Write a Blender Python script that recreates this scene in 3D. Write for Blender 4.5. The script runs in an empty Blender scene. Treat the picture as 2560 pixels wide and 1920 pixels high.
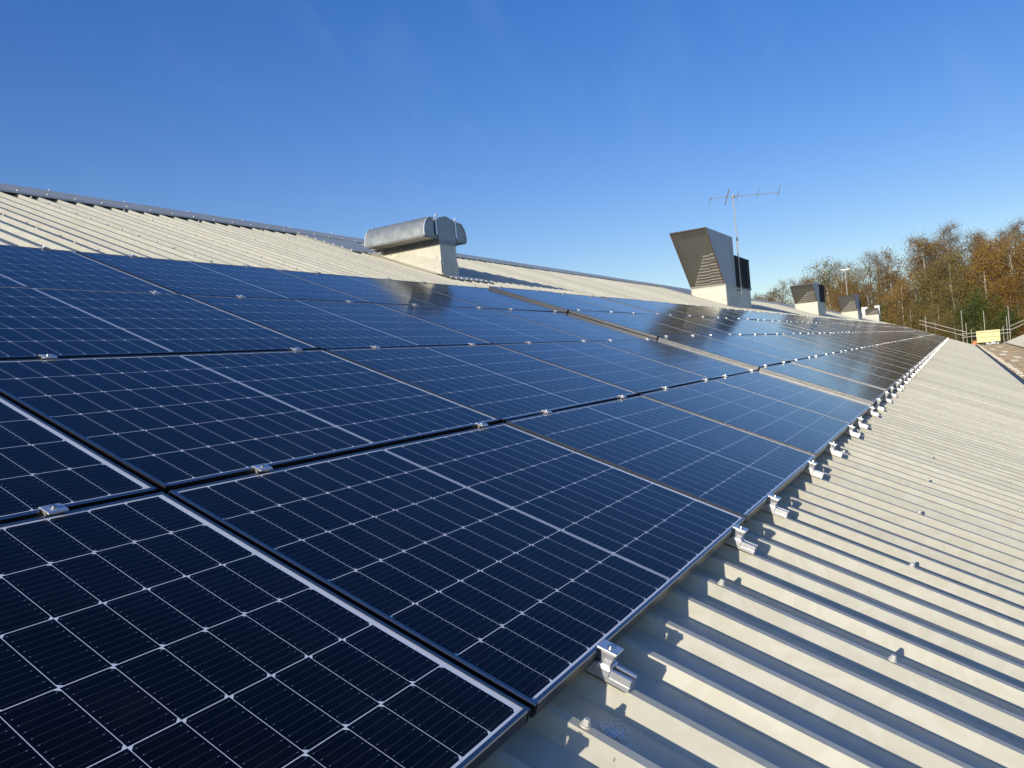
import bpy, bmesh, math, random
import numpy as np
from mathutils import Vector, Matrix

# ------------------------------------------------------------------ camera, sky, sun, exposure
sc = bpy.context.scene
COL = sc.collection
SLOPE = math.radians(21.715)
CS, SN = math.cos(SLOPE), math.sin(SLOPE)
SV = 0.60                     # sun: metres up-slope per metre of height above the roof plane
SU = 4.55                      # sun: metres back along the roof per metre of height
EXPOSURE = 0.0
SUN_STRENGTH = 4.2
SKY_STRENGTH = 0.13

cam_d = bpy.data.cameras.new('camera')
cam = bpy.data.objects.new('camera', cam_d)
COL.objects.link(cam)
sc.camera = cam
cam_d.sensor_width = 36.0
cam_d.lens = 1916.448 / 2560 * 36
cam_d.clip_start = 0.05
cam_d.clip_end = 6000
RW = Matrix(((0.50046726, -0.86110405, -0.08962328),
             (-0.06059855, 0.06842442, -0.99581420),
             (0.86363206, 0.50380345, -0.01793748)))
mw = Matrix.Identity(4)
for k in range(3):
    mw[k][0] = RW[0][k]
    mw[k][1] = -RW[1][k]
    mw[k][2] = -RW[2][k]
mw[0][3], mw[1][3], mw[2][3] = -1.2609, -0.7432, 0.6532
cam.matrix_world = mw

sun_dir = Vector((-SU, SV * CS - SN, SV * SN + CS)).normalized()
SUN_EL = math.asin(sun_dir.z)
SUN_ROT = math.atan2(sun_dir.x, sun_dir.y)
w = bpy.data.worlds.new('World')
sc.world = w
w.use_nodes = True
nt = w.node_tree
nt.nodes.clear()
wo = nt.nodes.new('ShaderNodeOutputWorld')
bg = nt.nodes.new('ShaderNodeBackground')
sky = nt.nodes.new('ShaderNodeTexSky')
sky.sky_type = 'NISHITA'
sky.sun_disc = False
sky.sun_elevation = SUN_EL
sky.sun_rotation = SUN_ROT
sky.altitude = 0
sky.air_density = 1.0
sky.dust_density = 0.4
sky.ozone_density = 3.0
bg.inputs['Strength'].default_value = SKY_STRENGTH
# faint streaks of high cirrus
tc = nt.nodes.new('ShaderNodeTexCoord')
mp = nt.nodes.new('ShaderNodeMapping')
mp.inputs['Rotation'].default_value = (0.25, 0.35, 0.5)
mp.inputs['Scale'].default_value = (1.2, 9.0, 3.5)
nz = nt.nodes.new('ShaderNodeTexNoise')
nz.inputs['Scale'].default_value = 1.6
nz.inputs['Detail'].default_value = 7
nz.inputs['Roughness'].default_value = 0.55
nz.inputs['Distortion'].default_value = 0.5
mr = nt.nodes.new('ShaderNodeMapRange')
mr.inputs['From Min'].default_value = 0.52
mr.inputs['From Max'].default_value = 0.85
mr.inputs['To Max'].default_value = 0.06
mixc = nt.nodes.new('ShaderNodeMixRGB')
mixc.inputs['Color2'].default_value = (4.2, 5.4, 6.8, 1)
hs = nt.nodes.new('ShaderNodeHueSaturation')
hs.inputs['Hue'].default_value = 0.527
hs.inputs['Saturation'].default_value = 1.22
hs.inputs['Value'].default_value = 1.22
nt.links.new(tc.outputs['Generated'], mp.inputs['Vector'])
nt.links.new(mp.outputs['Vector'], nz.inputs['Vector'])
nt.links.new(nz.outputs['Fac'], mr.inputs['Value'])
nt.links.new(mr.outputs['Result'], mixc.inputs['Fac'])
nt.links.new(sky.outputs['Color'], hs.inputs['Color'])
gm = nt.nodes.new('ShaderNodeGamma')
gm.inputs['Gamma'].default_value = 0.73
hs2 = nt.nodes.new('ShaderNodeHueSaturation')
hs2.inputs['Saturation'].default_value = 1.165
hs2.inputs['Value'].default_value = 1.55
nt.links.new(hs.outputs['Color'], gm.inputs['Color'])
nt.links.new(gm.outputs['Color'], hs2.inputs['Color'])
nt.links.new(hs2.outputs['Color'], mixc.inputs['Color1'])
nt.links.new(mixc.outputs['Color'], bg.inputs['Color'])
nt.links.new(bg.outputs['Background'], wo.inputs['Surface'])

sun_d = bpy.data.lights.new('sun', 'SUN')
sun_d.energy = SUN_STRENGTH
sun_d.angle = math.radians(0.53)
sun_d.color = (1.0, 0.915, 0.77)
sun = bpy.data.objects.new('sun', sun_d)
COL.objects.link(sun)
sun.rotation_euler = sun_dir.to_track_quat('Z', 'Y').to_euler()
sun.location = sun_dir * 50

sc.view_settings.view_transform = 'Standard'
sc.view_settings.look = 'None'
sc.view_settings.exposure = EXPOSURE
sc.view_settings.gamma = 1.0
sc.view_settings.use_curve_mapping = False
sc.cycles.max_bounces = 8
sc.cycles.transparent_max_bounces = 8


# ------------------------------------------------------------------ helpers
def W(u, v, n=0.0):
    """roof coordinates (along the eaves, up the slope, off the roof) -> world"""
    return Vector((u, v * CS - n * SN, v * SN + n * CS))


ROT = Matrix.Rotation(SLOPE, 4, 'X')


def prop(o, label=None, cat=None, group=None, kind=None):
    if label: o['label'] = label
    if cat: o['category'] = cat
    if group: o['group'] = group
    if kind: o['kind'] = kind
    return o


def empty(name, loc=(0, 0, 0), rot=(0, 0, 0), **kw):
    o = bpy.data.objects.new(name, None)
    o.location = loc
    o.rotation_euler = rot
    o.empty_display_size = 0.1
    COL.objects.link(o)
    return prop(o, **kw)


class MB:
    """mesh builder: collects vertices and faces"""
    def __init__(self):
        self.v, self.f, self.mi = [], [], []

    def poly(self, pts, mi=0):
        b = len(self.v)
        self.v += [tuple(p) for p in pts]
        self.f.append(tuple(range(b, b + len(pts))))
        self.mi.append(mi)

    def hexa(self, p, mi=0):
        """8 corners: bottom ring 0-3, top ring 4-7"""
        b = len(self.v)
        self.v += [tuple(q) for q in p]
        for q in ((3, 2, 1, 0), (4, 5, 6, 7), (0, 1, 5, 4), (1, 2, 6, 5), (2, 3, 7, 6), (3, 0, 4, 7)):
            self.f.append(tuple(b + k for k in q))
            self.mi.append(mi)

    def box(self, x0, x1, y0, y1, z0, z1, mi=0):
        self.hexa([(x0, y0, z0), (x1, y0, z0), (x1, y1, z0), (x0, y1, z0),
                   (x0, y0, z1), (x1, y0, z1), (x1, y1, z1), (x0, y1, z1)], mi)

    def prism(self, prof, a, b, axis='y', mi=0):
        """extrude a closed profile; prof points are the two other axes in xyz order"""
        def P(p, t):
            if axis == 'y': return (p[0], t, p[1])
            if axis == 'x': return (t, p[0], p[1])
            return (p[0], p[1], t)
        n = len(prof)
        s = len(self.v)
        self.v += [P(p, a) for p in prof] + [P(p, b) for p in prof]
        for k in range(n):
            self.f.append((s + k, s + (k + 1) % n, s + n + (k + 1) % n, s + n + k)); self.mi.append(mi)
        self.f.append(tuple(s + k for k in range(n))[::-1]); self.mi.append(mi)
        self.f.append(tuple(s + n + k for k in range(n))); self.mi.append(mi)

    def tube(self, p, q, r0, r1=None, n=8, cap=True, mi=0):
        r1 = r0 if r1 is None else r1
        p, q = Vector(p), Vector(q)
        d = (q - p).normalized()
        a = d.orthogonal().normalized()
        c = d.cross(a)
        s = len(self.v)
        for (o, r) in ((p, r0), (q, r1)):
            for k in range(n):
                t = 2 * math.pi * k / n
                self.v.append(tuple(o + a * math.cos(t) * r + c * math.sin(t) * r))
        for k in range(n):
            self.f.append((s + k, s + (k + 1) % n, s + n + (k + 1) % n, s + n + k)); self.mi.append(mi)
        if cap:
            self.f.append(tuple(s + k for k in range(n))[::-1]); self.mi.append(mi)
            self.f.append(tuple(s + n + k for k in range(n))); self.mi.append(mi)

    def mesh(self, name, mats, smooth=False):
        me = bpy.data.meshes.new(name)
        me.from_pydata(self.v, [], self.f)
        for m in (mats if isinstance(mats, (list, tuple)) else [mats]):
            me.materials.append(m)
        if any(self.mi):
            me.polygons.foreach_set('material_index', self.mi)
        bm = bmesh.new()
        bm.from_mesh(me)
        bmesh.ops.recalc_face_normals(bm, faces=bm.faces)
        bm.to_mesh(me)
        bm.free()
        if smooth:
            me.polygons.foreach_set('use_smooth', [True] * len(me.polygons))
        me.update()
        return me

    def build(self, name, mats, parent=None, smooth=False, bevel=0.0, loc=None, seg=2):
        o = bpy.data.objects.new(name, self.mesh(name, mats, smooth))
        COL.objects.link(o)
        if parent: o.parent = parent
        if loc: o.location = loc
        if bevel:
            m = o.modifiers.new('bevel', 'BEVEL')
            m.width = bevel
            m.segments = seg
            m.limit_method = 'ANGLE'
            m.angle_limit = math.radians(40)
        return o


def copy_tree(o, parent=None):
    c = o.copy()
    COL.objects.link(c)
    if parent:
        c.parent = parent
    for ch in [x for x in o.children]:
        copy_tree(ch, c)
    return c


ONES = ['', 'first', 'second', 'third', 'fourth', 'fifth', 'sixth', 'seventh', 'eighth', 'ninth', 'tenth', 'eleventh',
        'twelfth', 'thirteenth', 'fourteenth', 'fifteenth', 'sixteenth', 'seventeenth', 'eighteenth', 'nineteenth']
TENS = {2: ('twentieth', 'twenty'), 3: ('thirtieth', 'thirty'), 4: ('fortieth', 'forty'), 5: ('fiftieth', 'fifty'),
        6: ('sixtieth', 'sixty'), 7: ('seventieth', 'seventy'), 8: ('eightieth', 'eighty'), 9: ('ninetieth', 'ninety')}


def nth(k):
    if k < 20: return ONES[k]
    t, o = divmod(k, 10)
    return TENS[t][0] if o == 0 else TENS[t][1] + '-' + ONES[o]


# ------------------------------------------------------------------ materials
class X:
    """tiny expression wrapper round Math nodes"""
    def __init__(s, t, sock): s.t, s.s = t, sock

    def _m(s, op, b=None, c=None, rev=False):
        n = s.t.nodes.new('ShaderNodeMath')
        n.operation = op
        ins = [s, b, c]
        if rev: ins[0], ins[1] = b, s
        for k, q in enumerate(ins):
            if q is None: continue
            if isinstance(q, X): s.t.links.new(q.s, n.inputs[k])
            else: n.inputs[k].default_value = q
        return X(s.t, n.outputs[0])

    def __add__(s, b): return s._m('ADD', b)
    def __sub__(s, b): return s._m('SUBTRACT', b)
    def __rsub__(s, b): return s._m('SUBTRACT', b, rev=True)
    def __mul__(s, b): return s._m('MULTIPLY', b)
    def __truediv__(s, b): return s._m('DIVIDE', b)
    def lt(s, b): return s._m('LESS_THAN', b)
    def gt(s, b): return s._m('GREATER_THAN', b)
    def fract(s): return s._m('FRACT')
    def floor(s): return s._m('FLOOR')
    def abs(s): return s._m('ABSOLUTE')
    def min(s, b): return s._m('MINIMUM', b)
    def max(s, b): return s._m('MAXIMUM', b)
    def mod(s, b): return s._m('FLOORED_MODULO', b)


def new_mat(name):
    m = bpy.data.materials.new(name)
    m.use_nodes = True
    t = m.node_tree
    b = t.nodes['Principled BSDF']
    return m, t, b


def simple(name, col, rough=0.5, metal=0.0, var=0.0, scale=8.0, rvar=0.0, spec=0.5, stretch=(1, 1, 1), bump=0.0, detail=5):
    m, t, b = new_mat(name)
    b.inputs['Base Color'].default_value = (*col, 1)
    b.inputs['Roughness'].default_value = rough
    b.inputs['Metallic'].default_value = metal
    b.inputs['Specular IOR Level'].default_value = spec
    if var or rvar or bump:
        c = t.nodes.new('ShaderNodeTexCoord')
        mp = t.nodes.new('ShaderNodeMapping')
        mp.inputs['Scale'].default_value = stretch
        n = t.nodes.new('ShaderNodeTexNoise')
        n.inputs['Scale'].default_value = scale
        n.inputs['Detail'].default_value = detail
        n.inputs['Roughness'].default_value = 0.6
        t.links.new(c.outputs['Object'], mp.inputs['Vector'])
        t.links.new(mp.outputs['Vector'], n.inputs['Vector'])
        if var:
            r = t.nodes.new('ShaderNodeValToRGB')
            r.color_ramp.elements[0].position = 0.3
            r.color_ramp.elements[1].position = 0.72
            r.color_ramp.elements[0].color = (*[x * (1 - var) for x in col], 1)
            r.color_ramp.elements[1].color = (*[min(1, x * (1 + var * 0.7)) for x in col], 1)
            t.links.new(n.outputs['Fac'], r.inputs['Fac'])
            t.links.new(r.outputs['Color'], b.inputs['Base Color'])
        if rvar:
            q = t.nodes.new('ShaderNodeMapRange')
            q.inputs['To Min'].default_value = max(0.02, rough - rvar)
            q.inputs['To Max'].default_value = rough + rvar
            t.links.new(n.outputs['Fac'], q.inputs['Value'])
            t.links.new(q.outputs['Result'], b.inputs['Roughness'])
        if bump:
            bp = t.nodes.new('ShaderNodeBump')
            bp.inputs['Strength'].default_value = bump
            bp.inputs['Distance'].default_value = 0.01
            t.links.new(n.outputs['Fac'], bp.inputs['Height'])
            t.links.new(bp.outputs['Normal'], b.inputs['Normal'])
    return m


def roof_paint(name, base, light, rough=0.5):
    """plastisol coated steel: cloudy wiped-dirt swirls, faint runs down the slope, a few specks"""
    m, t, b = new_mat(name)
    c = t.nodes.new('ShaderNodeTexCoord')
    n1 = t.nodes.new('ShaderNodeTexNoise')
    n1.inputs['Scale'].default_value = 5.5
    n1.inputs['Detail'].default_value = 4
    n1.inputs['Distortion'].default_value = 2.6
    t.links.new(c.outputs['Object'], n1.inputs['Vector'])
    r1 = t.nodes.new('ShaderNodeValToRGB')
    r1.color_ramp.elements[0].position = 0.47
    r1.color_ramp.elements[1].position = 0.56
    r1.color_ramp.elements[0].color = (*base, 1)
    r1.color_ramp.elements[1].color = (*light, 1)
    t.links.new(n1.outputs['Fac'], r1.inputs['Fac'])
    # runs along the slope
    mp = t.nodes.new('ShaderNodeMapping')
    mp.inputs['Scale'].default_value = (30, 1.2, 30)
    t.links.new(c.outputs['Object'], mp.inputs['Vector'])
    n2 = t.nodes.new('ShaderNodeTexNoise')
    n2.inputs['Scale'].default_value = 1.0
    n2.inputs['Detail'].default_value = 6
    t.links.new(mp.outputs['Vector'], n2.inputs['Vector'])
    q = t.nodes.new('ShaderNodeMapRange')
    q.inputs['From Min'].default_value = 0.5
    q.inputs['From Max'].default_value = 0.8
    q.inputs['To Min'].default_value = 0.0
    q.inputs['To Max'].default_value = 0.26
    t.links.new(n2.outputs['Fac'], q.inputs['Value'])
    mx = t.nodes.new('ShaderNodeMixRGB')
    mx.inputs['Color2'].default_value = (*[x * 0.72 for x in base], 1)
    t.links.new(q.outputs['Result'], mx.inputs['Fac'])
    t.links.new(r1.outputs['Color'], mx.inputs['Color1'])
    # dark specks
    v = t.nodes.new('ShaderNodeTexNoise')
    v.inputs['Scale'].default_value = 42
    v.inputs['Detail'].default_value = 2
    t.links.new(c.outputs['Object'], v.inputs['Vector'])
    q2 = t.nodes.new('ShaderNodeMapRange')
    q2.inputs['From Min'].default_value = 0.76
    q2.inputs['From Max'].default_value = 0.80
    q2.inputs['To Max'].default_value = 0.55
    t.links.new(v.outputs['Fac'], q2.inputs['Value'])
    mx2 = t.nodes.new('ShaderNodeMixRGB')
    mx2.inputs['Color2'].default_value = (0.12, 0.11, 0.09, 1)
    t.links.new(q2.outputs['Result'], mx2.inputs['Fac'])
    t.links.new(mx.outputs['Color'], mx2.inputs['Color1'])
    sp = t.nodes.new('ShaderNodeSeparateXYZ')
    t.links.new(c.outputs['Object'], sp.inputs[0])
    idx = ((X(t, sp.outputs[0]) + 500.03) / 1.0225).floor()
    wn = t.nodes.new('ShaderNodeTexWhiteNoise')
    wn.noise_dimensions = '1D'
    t.links.new(idx.s, wn.inputs['W'])
    tone = t.nodes.new('ShaderNodeMapRange')
    tone.inputs['To Min'].default_value = 0.90
    tone.inputs['To Max'].default_value = 1.05
    t.links.new(wn.outputs['Value'], tone.inputs['Value'])
    hv = t.nodes.new('ShaderNodeHueSaturation')
    t.links.new(tone.outputs['Result'], hv.inputs['Value'])
    t.links.new(mx2.outputs['Color'], hv.inputs['Color'])
    t.links.new(hv.outputs['Color'], b.inputs['Base Color'])
    b.inputs['Roughness'].default_value = rough
    b.inputs['Specular IOR Level'].default_value = 0.35
    bp = t.nodes.new('ShaderNodeBump')
    bp.inputs['Strength'].default_value = 0.08
    bp.inputs['Distance'].default_value = 0.004
    n3 = t.nodes.new('ShaderNodeTexNoise')
    n3.inputs['Scale'].default_value = 3.0
    t.links.new(c.outputs['Object'], n3.inputs['Vector'])
    t.links.new(n3.outputs['Fac'], bp.inputs['Height'])
    t.links.new(bp.outputs['Normal'], b.inputs['Normal'])
    return m


PW, PH, PT, GAP = 1.722, 1.134, 0.030, 0.020
PU, PV = PW + GAP, PH + GAP


def panel_glass():
    m, t, b = new_mat('solar_cells')
    c = t.nodes.new('ShaderNodeTexCoord')
    sp = t.nodes.new('ShaderNodeSeparateXYZ')
    t.links.new(c.outputs['Object'], sp.inputs[0])
    x, y = X(t, sp.outputs[0]), X(t, sp.outputs[1])
    CW, CH = 0.0928, 0.1835
    xs = x - 0.0120 - x.gt(0.8545) * 0.8498
    ys = (y - 0.0165) / CH
    xc = xs / CW
    fx, fy = xc.fract(), ys.fract()
    dx = fx.min(1 - fx) * CW
    dy = fy.min(1 - fy) * CH
    row = ys.floor().mod(2.0)                       # 0 even, 1 odd
    side = row * fx + (1 - row) * (1 - fx)          # chamfer on one side of each half cell, flipping by row
    ch = (side * CW + dy).lt(0.0100)
    line = dx.lt(0.00065).max(dy.lt(0.00095)).max(ch)
    centre = (x - 0.8545).abs().lt(0.0042)
    out = ys.lt(0.0).max(ys.gt(6.0)).max(xc.lt(0.0)).max(xc.gt(9.0))
    white = (line.max(out) * (1 - centre)).max(centre * 0.42)
    # ten fine busbars per cell, with a solder pad near both ends
    bb = ((fy * 10).fract() - 0.5).abs() * (CH / 10)
    bus = bb.lt(0.00036) * dx.gt(0.004)
    pad = bb.lt(0.0008) * ((dx - 0.0085).abs().lt(0.0012))
    # colour
    nz = t.nodes.new('ShaderNodeTexNoise')
    nz.inputs['Scale'].default_value = 2.2
    t.links.new(c.outputs['Object'], nz.inputs['Vector'])
    oi = t.nodes.new('ShaderNodeObjectInfo')
    cell = t.nodes.new('ShaderNodeMixRGB')
    cell.inputs['Color1'].default_value = (0.0026, 0.0018, 0.0028, 1)
    cell.inputs['Color2'].default_value = (0.0042, 0.0036, 0.0060, 1)
    add = t.nodes.new('ShaderNodeMath')
    add.operation = 'MULTIPLY'
    t.links.new(nz.outputs['Fac'], add.inputs[0])
    add.inputs[1].default_value = 0.9
    t.links.new(add.outputs[0], cell.inputs['Fac'])
    mb = t.nodes.new('ShaderNodeMixRGB')
    mb.inputs['Color2'].default_value = (0.070, 0.072, 0.080, 1)
    t.links.new(bus.s, mb.inputs['Fac'])
    t.links.new(cell.outputs['Color'], mb.inputs['Color1'])
    mpd = t.nodes.new('ShaderNodeMixRGB')
    mpd.inputs['Color2'].default_value = (0.30, 0.31, 0.34, 1)
    t.links.new(pad.s, mpd.inputs['Fac'])
    t.links.new(mb.outputs['Color'], mpd.inputs['Color1'])
    mx = t.nodes.new('ShaderNodeMixRGB')
    mx.inputs['Color2'].default_value = (0.96, 0.95, 0.90, 1)
    t.links.new(white.s, mx.inputs['Fac'])
    t.links.new(mpd.outputs['Color'], mx.inputs['Color1'])
    du = t.nodes.new('ShaderNodeTexNoise')
    du.inputs['Scale'].default_value = 3.5
    du.inputs['Detail'].default_value = 9
    du.inputs['Roughness'].default_value = 0.75
    t.links.new(c.outputs['Object'], du.inputs['Vector'])
    dm = t.nodes.new('ShaderNodeMapRange')
    dm.inputs['From Min'].default_value = 0.52
    dm.inputs['From Max'].default_value = 0.85
    dm.inputs['To Max'].default_value = 0.045
    t.links.new(du.outputs['Fac'], dm.inputs['Value'])
    edge = (0.06 - y).max(0.0) * 0.5                 # a little grime gathers at the lower edge
    amt = X(t, dm.outputs['Result']) + edge
    md = t.nodes.new('ShaderNodeMixRGB')
    md.inputs['Color2'].default_value = (0.20, 0.185, 0.16, 1)
    t.links.new(amt.s, md.inputs['Fac'])
    t.links.new(mx.outputs['Color'], md.inputs['Color1'])
    t.links.new(md.outputs['Color'], b.inputs['Base Color'])
    # satin anti-reflective glass on top, with slight dust
    dn = t.nodes.new('ShaderNodeTexNoise')
    dn.inputs['Scale'].default_value = 6
    dn.inputs['Detail'].default_value = 6
    t.links.new(c.outputs['Object'], dn.inputs['Vector'])
    mr = t.nodes.new('ShaderNodeMapRange')
    mr.inputs['To Min'].default_value = 0.08
    mr.inputs['To Max'].default_value = 0.145
    t.links.new(dn.outputs['Fac'], mr.inputs['Value'])
    t.links.new(mr.outputs['Result'], b.inputs['Roughness'])
    b.inputs['IOR'].default_value = 1.31
    b.inputs['Specular IOR Level'].default_value = 0.5
    bp = t.nodes.new('ShaderNodeBump')
    bp.inputs['Strength'].default_value = 0.05
    bp.inputs['Distance'].default_value = 0.01
    wn = t.nodes.new('ShaderNodeTexNoise')
    wn.inputs['Scale'].default_value = 1.6
    wn.inputs['Detail'].default_value = 1
    t.links.new(c.outputs['Object'], wn.inputs['Vector'])
    t.links.new(wn.outputs['Fac'], bp.inputs['Height'])
    t.links.new(bp.outputs['Normal'], b.inputs['Normal'])
    return m


def leaf_mat(name, cols, trans=0.35):
    m, t, b = new_mat(name)
    g = t.nodes.new('ShaderNodeNewGeometry')
    r = t.nodes.new('ShaderNodeValToRGB')
    el = r.color_ramp.elements
    while len(el) < len(cols): el.new(0.5)
    for k, cc in enumerate(cols):
        el[k].position = k / (len(cols) - 1)
        el[k].color = (*cc, 1)
    c = t.nodes.new('ShaderNodeTexCoord')
    n = t.nodes.new('ShaderNodeTexNoise')
    n.inputs['Scale'].default_value = 0.55
    n.inputs['Detail'].default_value = 3
    t.links.new(c.outputs['Object'], n.inputs['Vector'])
    mm = t.nodes.new('ShaderNodeMath'); mm.operation = 'MULTIPLY'; mm.inputs[1].default_value = 0.55
    ma = t.nodes.new('ShaderNodeMath'); ma.operation = 'MULTIPLY_ADD'; ma.inputs[1].default_value = 1.5; ma.inputs[2].default_value = -0.52
    ad = t.nodes.new('ShaderNodeMath'); ad.operation = 'ADD'
    t.links.new(g.outputs['Random Per Island'], mm.inputs[0])
    t.links.new(n.outputs['Fac'], ma.inputs[0])
    t.links.new(mm.outputs[0], ad.inputs[0])
    t.links.new(ma.outputs[0], ad.inputs[1])
    t.links.new(ad.outputs[0], r.inputs['Fac'])
    t.links.new(r.outputs['Color'], b.inputs['Base Color'])
    b.inputs['Roughness'].default_value = 0.6
    b.inputs['Specular IOR Level'].default_value = 0.2
    tr = t.nodes.new('ShaderNodeBsdfTranslucent')
    t.links.new(r.outputs['Color'], tr.inputs['Color'])
    mx = t.nodes.new('ShaderNodeMixShader')
    mx.inputs['Fac'].default_value = trans
    out = t.nodes['Material Output']
    t.links.new(b.outputs[0], mx.inputs[1])
    t.links.new(tr.outputs[0], mx.inputs[2])
    t.links.new(mx.outputs[0], out.inputs['Surface'])
    return m


def bark_mat(name, light, dark, patch=0.62):
    m, t, b = new_mat(name)
    c = t.nodes.new('ShaderNodeTexCoord')
    mp = t.nodes.new('ShaderNodeMapping')
    mp.inputs['Scale'].default_value = (4, 4, 9)
    n = t.nodes.new('ShaderNodeTexNoise')
    n.inputs['Scale'].default_value = 0.8
    n.inputs['Detail'].default_value = 5
    t.links.new(c.outputs['Object'], mp.inputs['Vector'])
    t.links.new(mp.outputs['Vector'], n.inputs['Vector'])
    r = t.nodes.new('ShaderNodeValToRGB')
    r.color_ramp.elements[0].position = patch - 0.08
    r.color_ramp.elements[1].position = patch + 0.03
    r.color_ramp.elements[0].color = (*light, 1)
    r.color_ramp.elements[1].color = (*dark, 1)
    t.links.new(n.outputs['Fac'], r.inputs['Fac'])
    t.links.new(r.outputs['Color'], b.inputs['Base Color'])
    b.inputs['Roughness'].default_value = 0.8
    return m


def mesh_mat():
    """woven bird mesh: brown wires, open between"""
    m, t, b = new_mat('bird_mesh')
    b.inputs['Base Color'].default_value = (0.225, 0.21, 0.18, 1)
    b.inputs['Roughness'].default_value = 0.6
    c = t.nodes.new('ShaderNodeTexCoord')
    sp = t.nodes.new('ShaderNodeSeparateXYZ')
    t.links.new(c.outputs['UV'], sp.inputs[0])
    fx = (X(t, sp.outputs[0]) * 40).fract()
    fy = (X(t, sp.outputs[1]) * 44).fract()
    wire = fx.lt(0.30).max(fy.lt(0.30))
    tr = t.nodes.new('ShaderNodeBsdfTransparent')
    mx = t.nodes.new('ShaderNodeMixShader')
    t.links.new(wire.s, mx.inputs['Fac'])
    t.links.new(tr.outputs[0], mx.inputs[1])
    t.links.new(b.outputs[0], mx.inputs[2])
    t.links.new(mx.outputs[0], t.nodes['Material Output'].inputs['Surface'])
    return m


M = {}
M['roof'] = roof_paint('cream_roof_paint', (0.565, 0.54, 0.418), (0.60, 0.577, 0.462))
M['flash'] = roof_paint('cream_flashing_paint', (0.58, 0.56, 0.46), (0.62, 0.60, 0.51))
M['kerb'] = simple('cream_kerb_paint', (0.64, 0.615, 0.51), 0.5, 0, 0.16, 5.0, stretch=(1, 1, 0.22), detail=9)
M['bolt'] = simple('dull_white_bolt_cap', (0.60, 0.59, 0.53), 0.45, 0, 0.1, 60)
M['frame'] = simple('dark_anodised_aluminium', (0.088, 0.091, 0.096), 0.36, 0.9, 0.05, 3, rvar=0.05)
M['lip'] = simple('sky_bright_frame_lip', (0.24, 0.245, 0.25), 0.26, 0.95)  # frame metal lightened on its upper faces, standing in for brighter sky reflection
M['glass'] = panel_glass()
M['back'] = simple('white_backsheet', (0.6, 0.6, 0.6), 0.7)
M['alu'] = simple('mill_aluminium', (0.74, 0.74, 0.73), 0.34, 0.7, 0.06, 40, rvar=0.08)
M['steel'] = simple('stainless_screw', (0.62, 0.62, 0.60), 0.25, 1.0)
M['swarf'] = simple('bright_swarf', (0.92, 0.92, 0.90), 0.35)  # plain white, not metal: the glint of the flakes is put into the colour
M['galv'] = simple('galvanised_steel', (0.34, 0.37, 0.365), 0.5, 0.5, 0.20, 9, rvar=0.10, detail=3)
M['rimgalv'] = simple('pale_zinc_edge', (0.74, 0.74, 0.70), 0.5, 0.2)
M['galvdark'] = simple('weathered_galvanised_steel', (0.30, 0.30, 0.29), 0.5, 0.6, 0.25, 7)
M['hood'] = simple('grey_hood_paint', (0.50, 0.495, 0.48), 0.5, 0, 0.08, 1.6, stretch=(1, 1, 0.4))
M['rim'] = simple('brown_rusty_rim', (0.15, 0.115, 0.09), 0.65, 0, 0.25, 6)
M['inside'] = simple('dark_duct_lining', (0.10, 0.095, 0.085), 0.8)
M['blade'] = simple('pale_louvre_blade', (0.78, 0.76, 0.70), 0.5)
M['louvre'] = simple('dark_grey_louvre', (0.075, 0.085, 0.085), 0.5, 0, 0.1, 3)
M['mesh'] = mesh_mat()
M['rubber'] = simple('black_rubber', (0.015, 0.015, 0.016), 0.7)
M['brown'] = simple('mossy_brown_tile', (0.34, 0.275, 0.20), 1.0, 0, 0.30, 0.9, spec=0.05, stretch=(0.35, 1.6, 1), detail=8, bump=0.6)
M['patch'] = simple('pale_tile', (0.50, 0.49, 0.43), 0.9, 0, 0.12, 3, spec=0.05)
M['slab'] = simple('pale_timber', (0.62, 0.58, 0.46), 0.7, 0, 0.14, 5)
M['lead'] = simple('dark_lead', (0.07, 0.075, 0.085), 0.5, 0, 0.2, 4)
M['tube'] = simple('scaffold_steel', (0.56, 0.52, 0.42), 0.5, 0.25, 0.25, 3)
M['yellow'] = simple('yellow_board', (0.78, 0.70, 0.33), 0.55, 0, 0.08, 2)
M['white'] = simple('white_sheet', (0.76, 0.75, 0.73), 0.6)
M['dark'] = simple('dark_scrap', (0.05, 0.05, 0.05), 0.7)
M['orange'] = simple('orange_plastic', (0.62, 0.25, 0.10), 0.6, 0, 0.15, 5)
M['wall'] = simple('brown_brick_wall', (0.30, 0.19, 0.13), 0.85, 0, 0.2, 6)
M['grass'] = simple('rough_grass', (0.075, 0.085, 0.035), 0.9, 0, 0.35, 0.25, detail=9)
M['mast'] = simple('dull_mast_steel', (0.50, 0.48, 0.44), 0.5, 0.4, 0.15, 5)
M['aerial'] = simple('weathered_aerial_rod', (0.15, 0.15, 0.16), 0.5, 0.5)
M['lampwhite'] = simple('white_lamp_paint', (0.70, 0.70, 0.66), 0.5)

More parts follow.
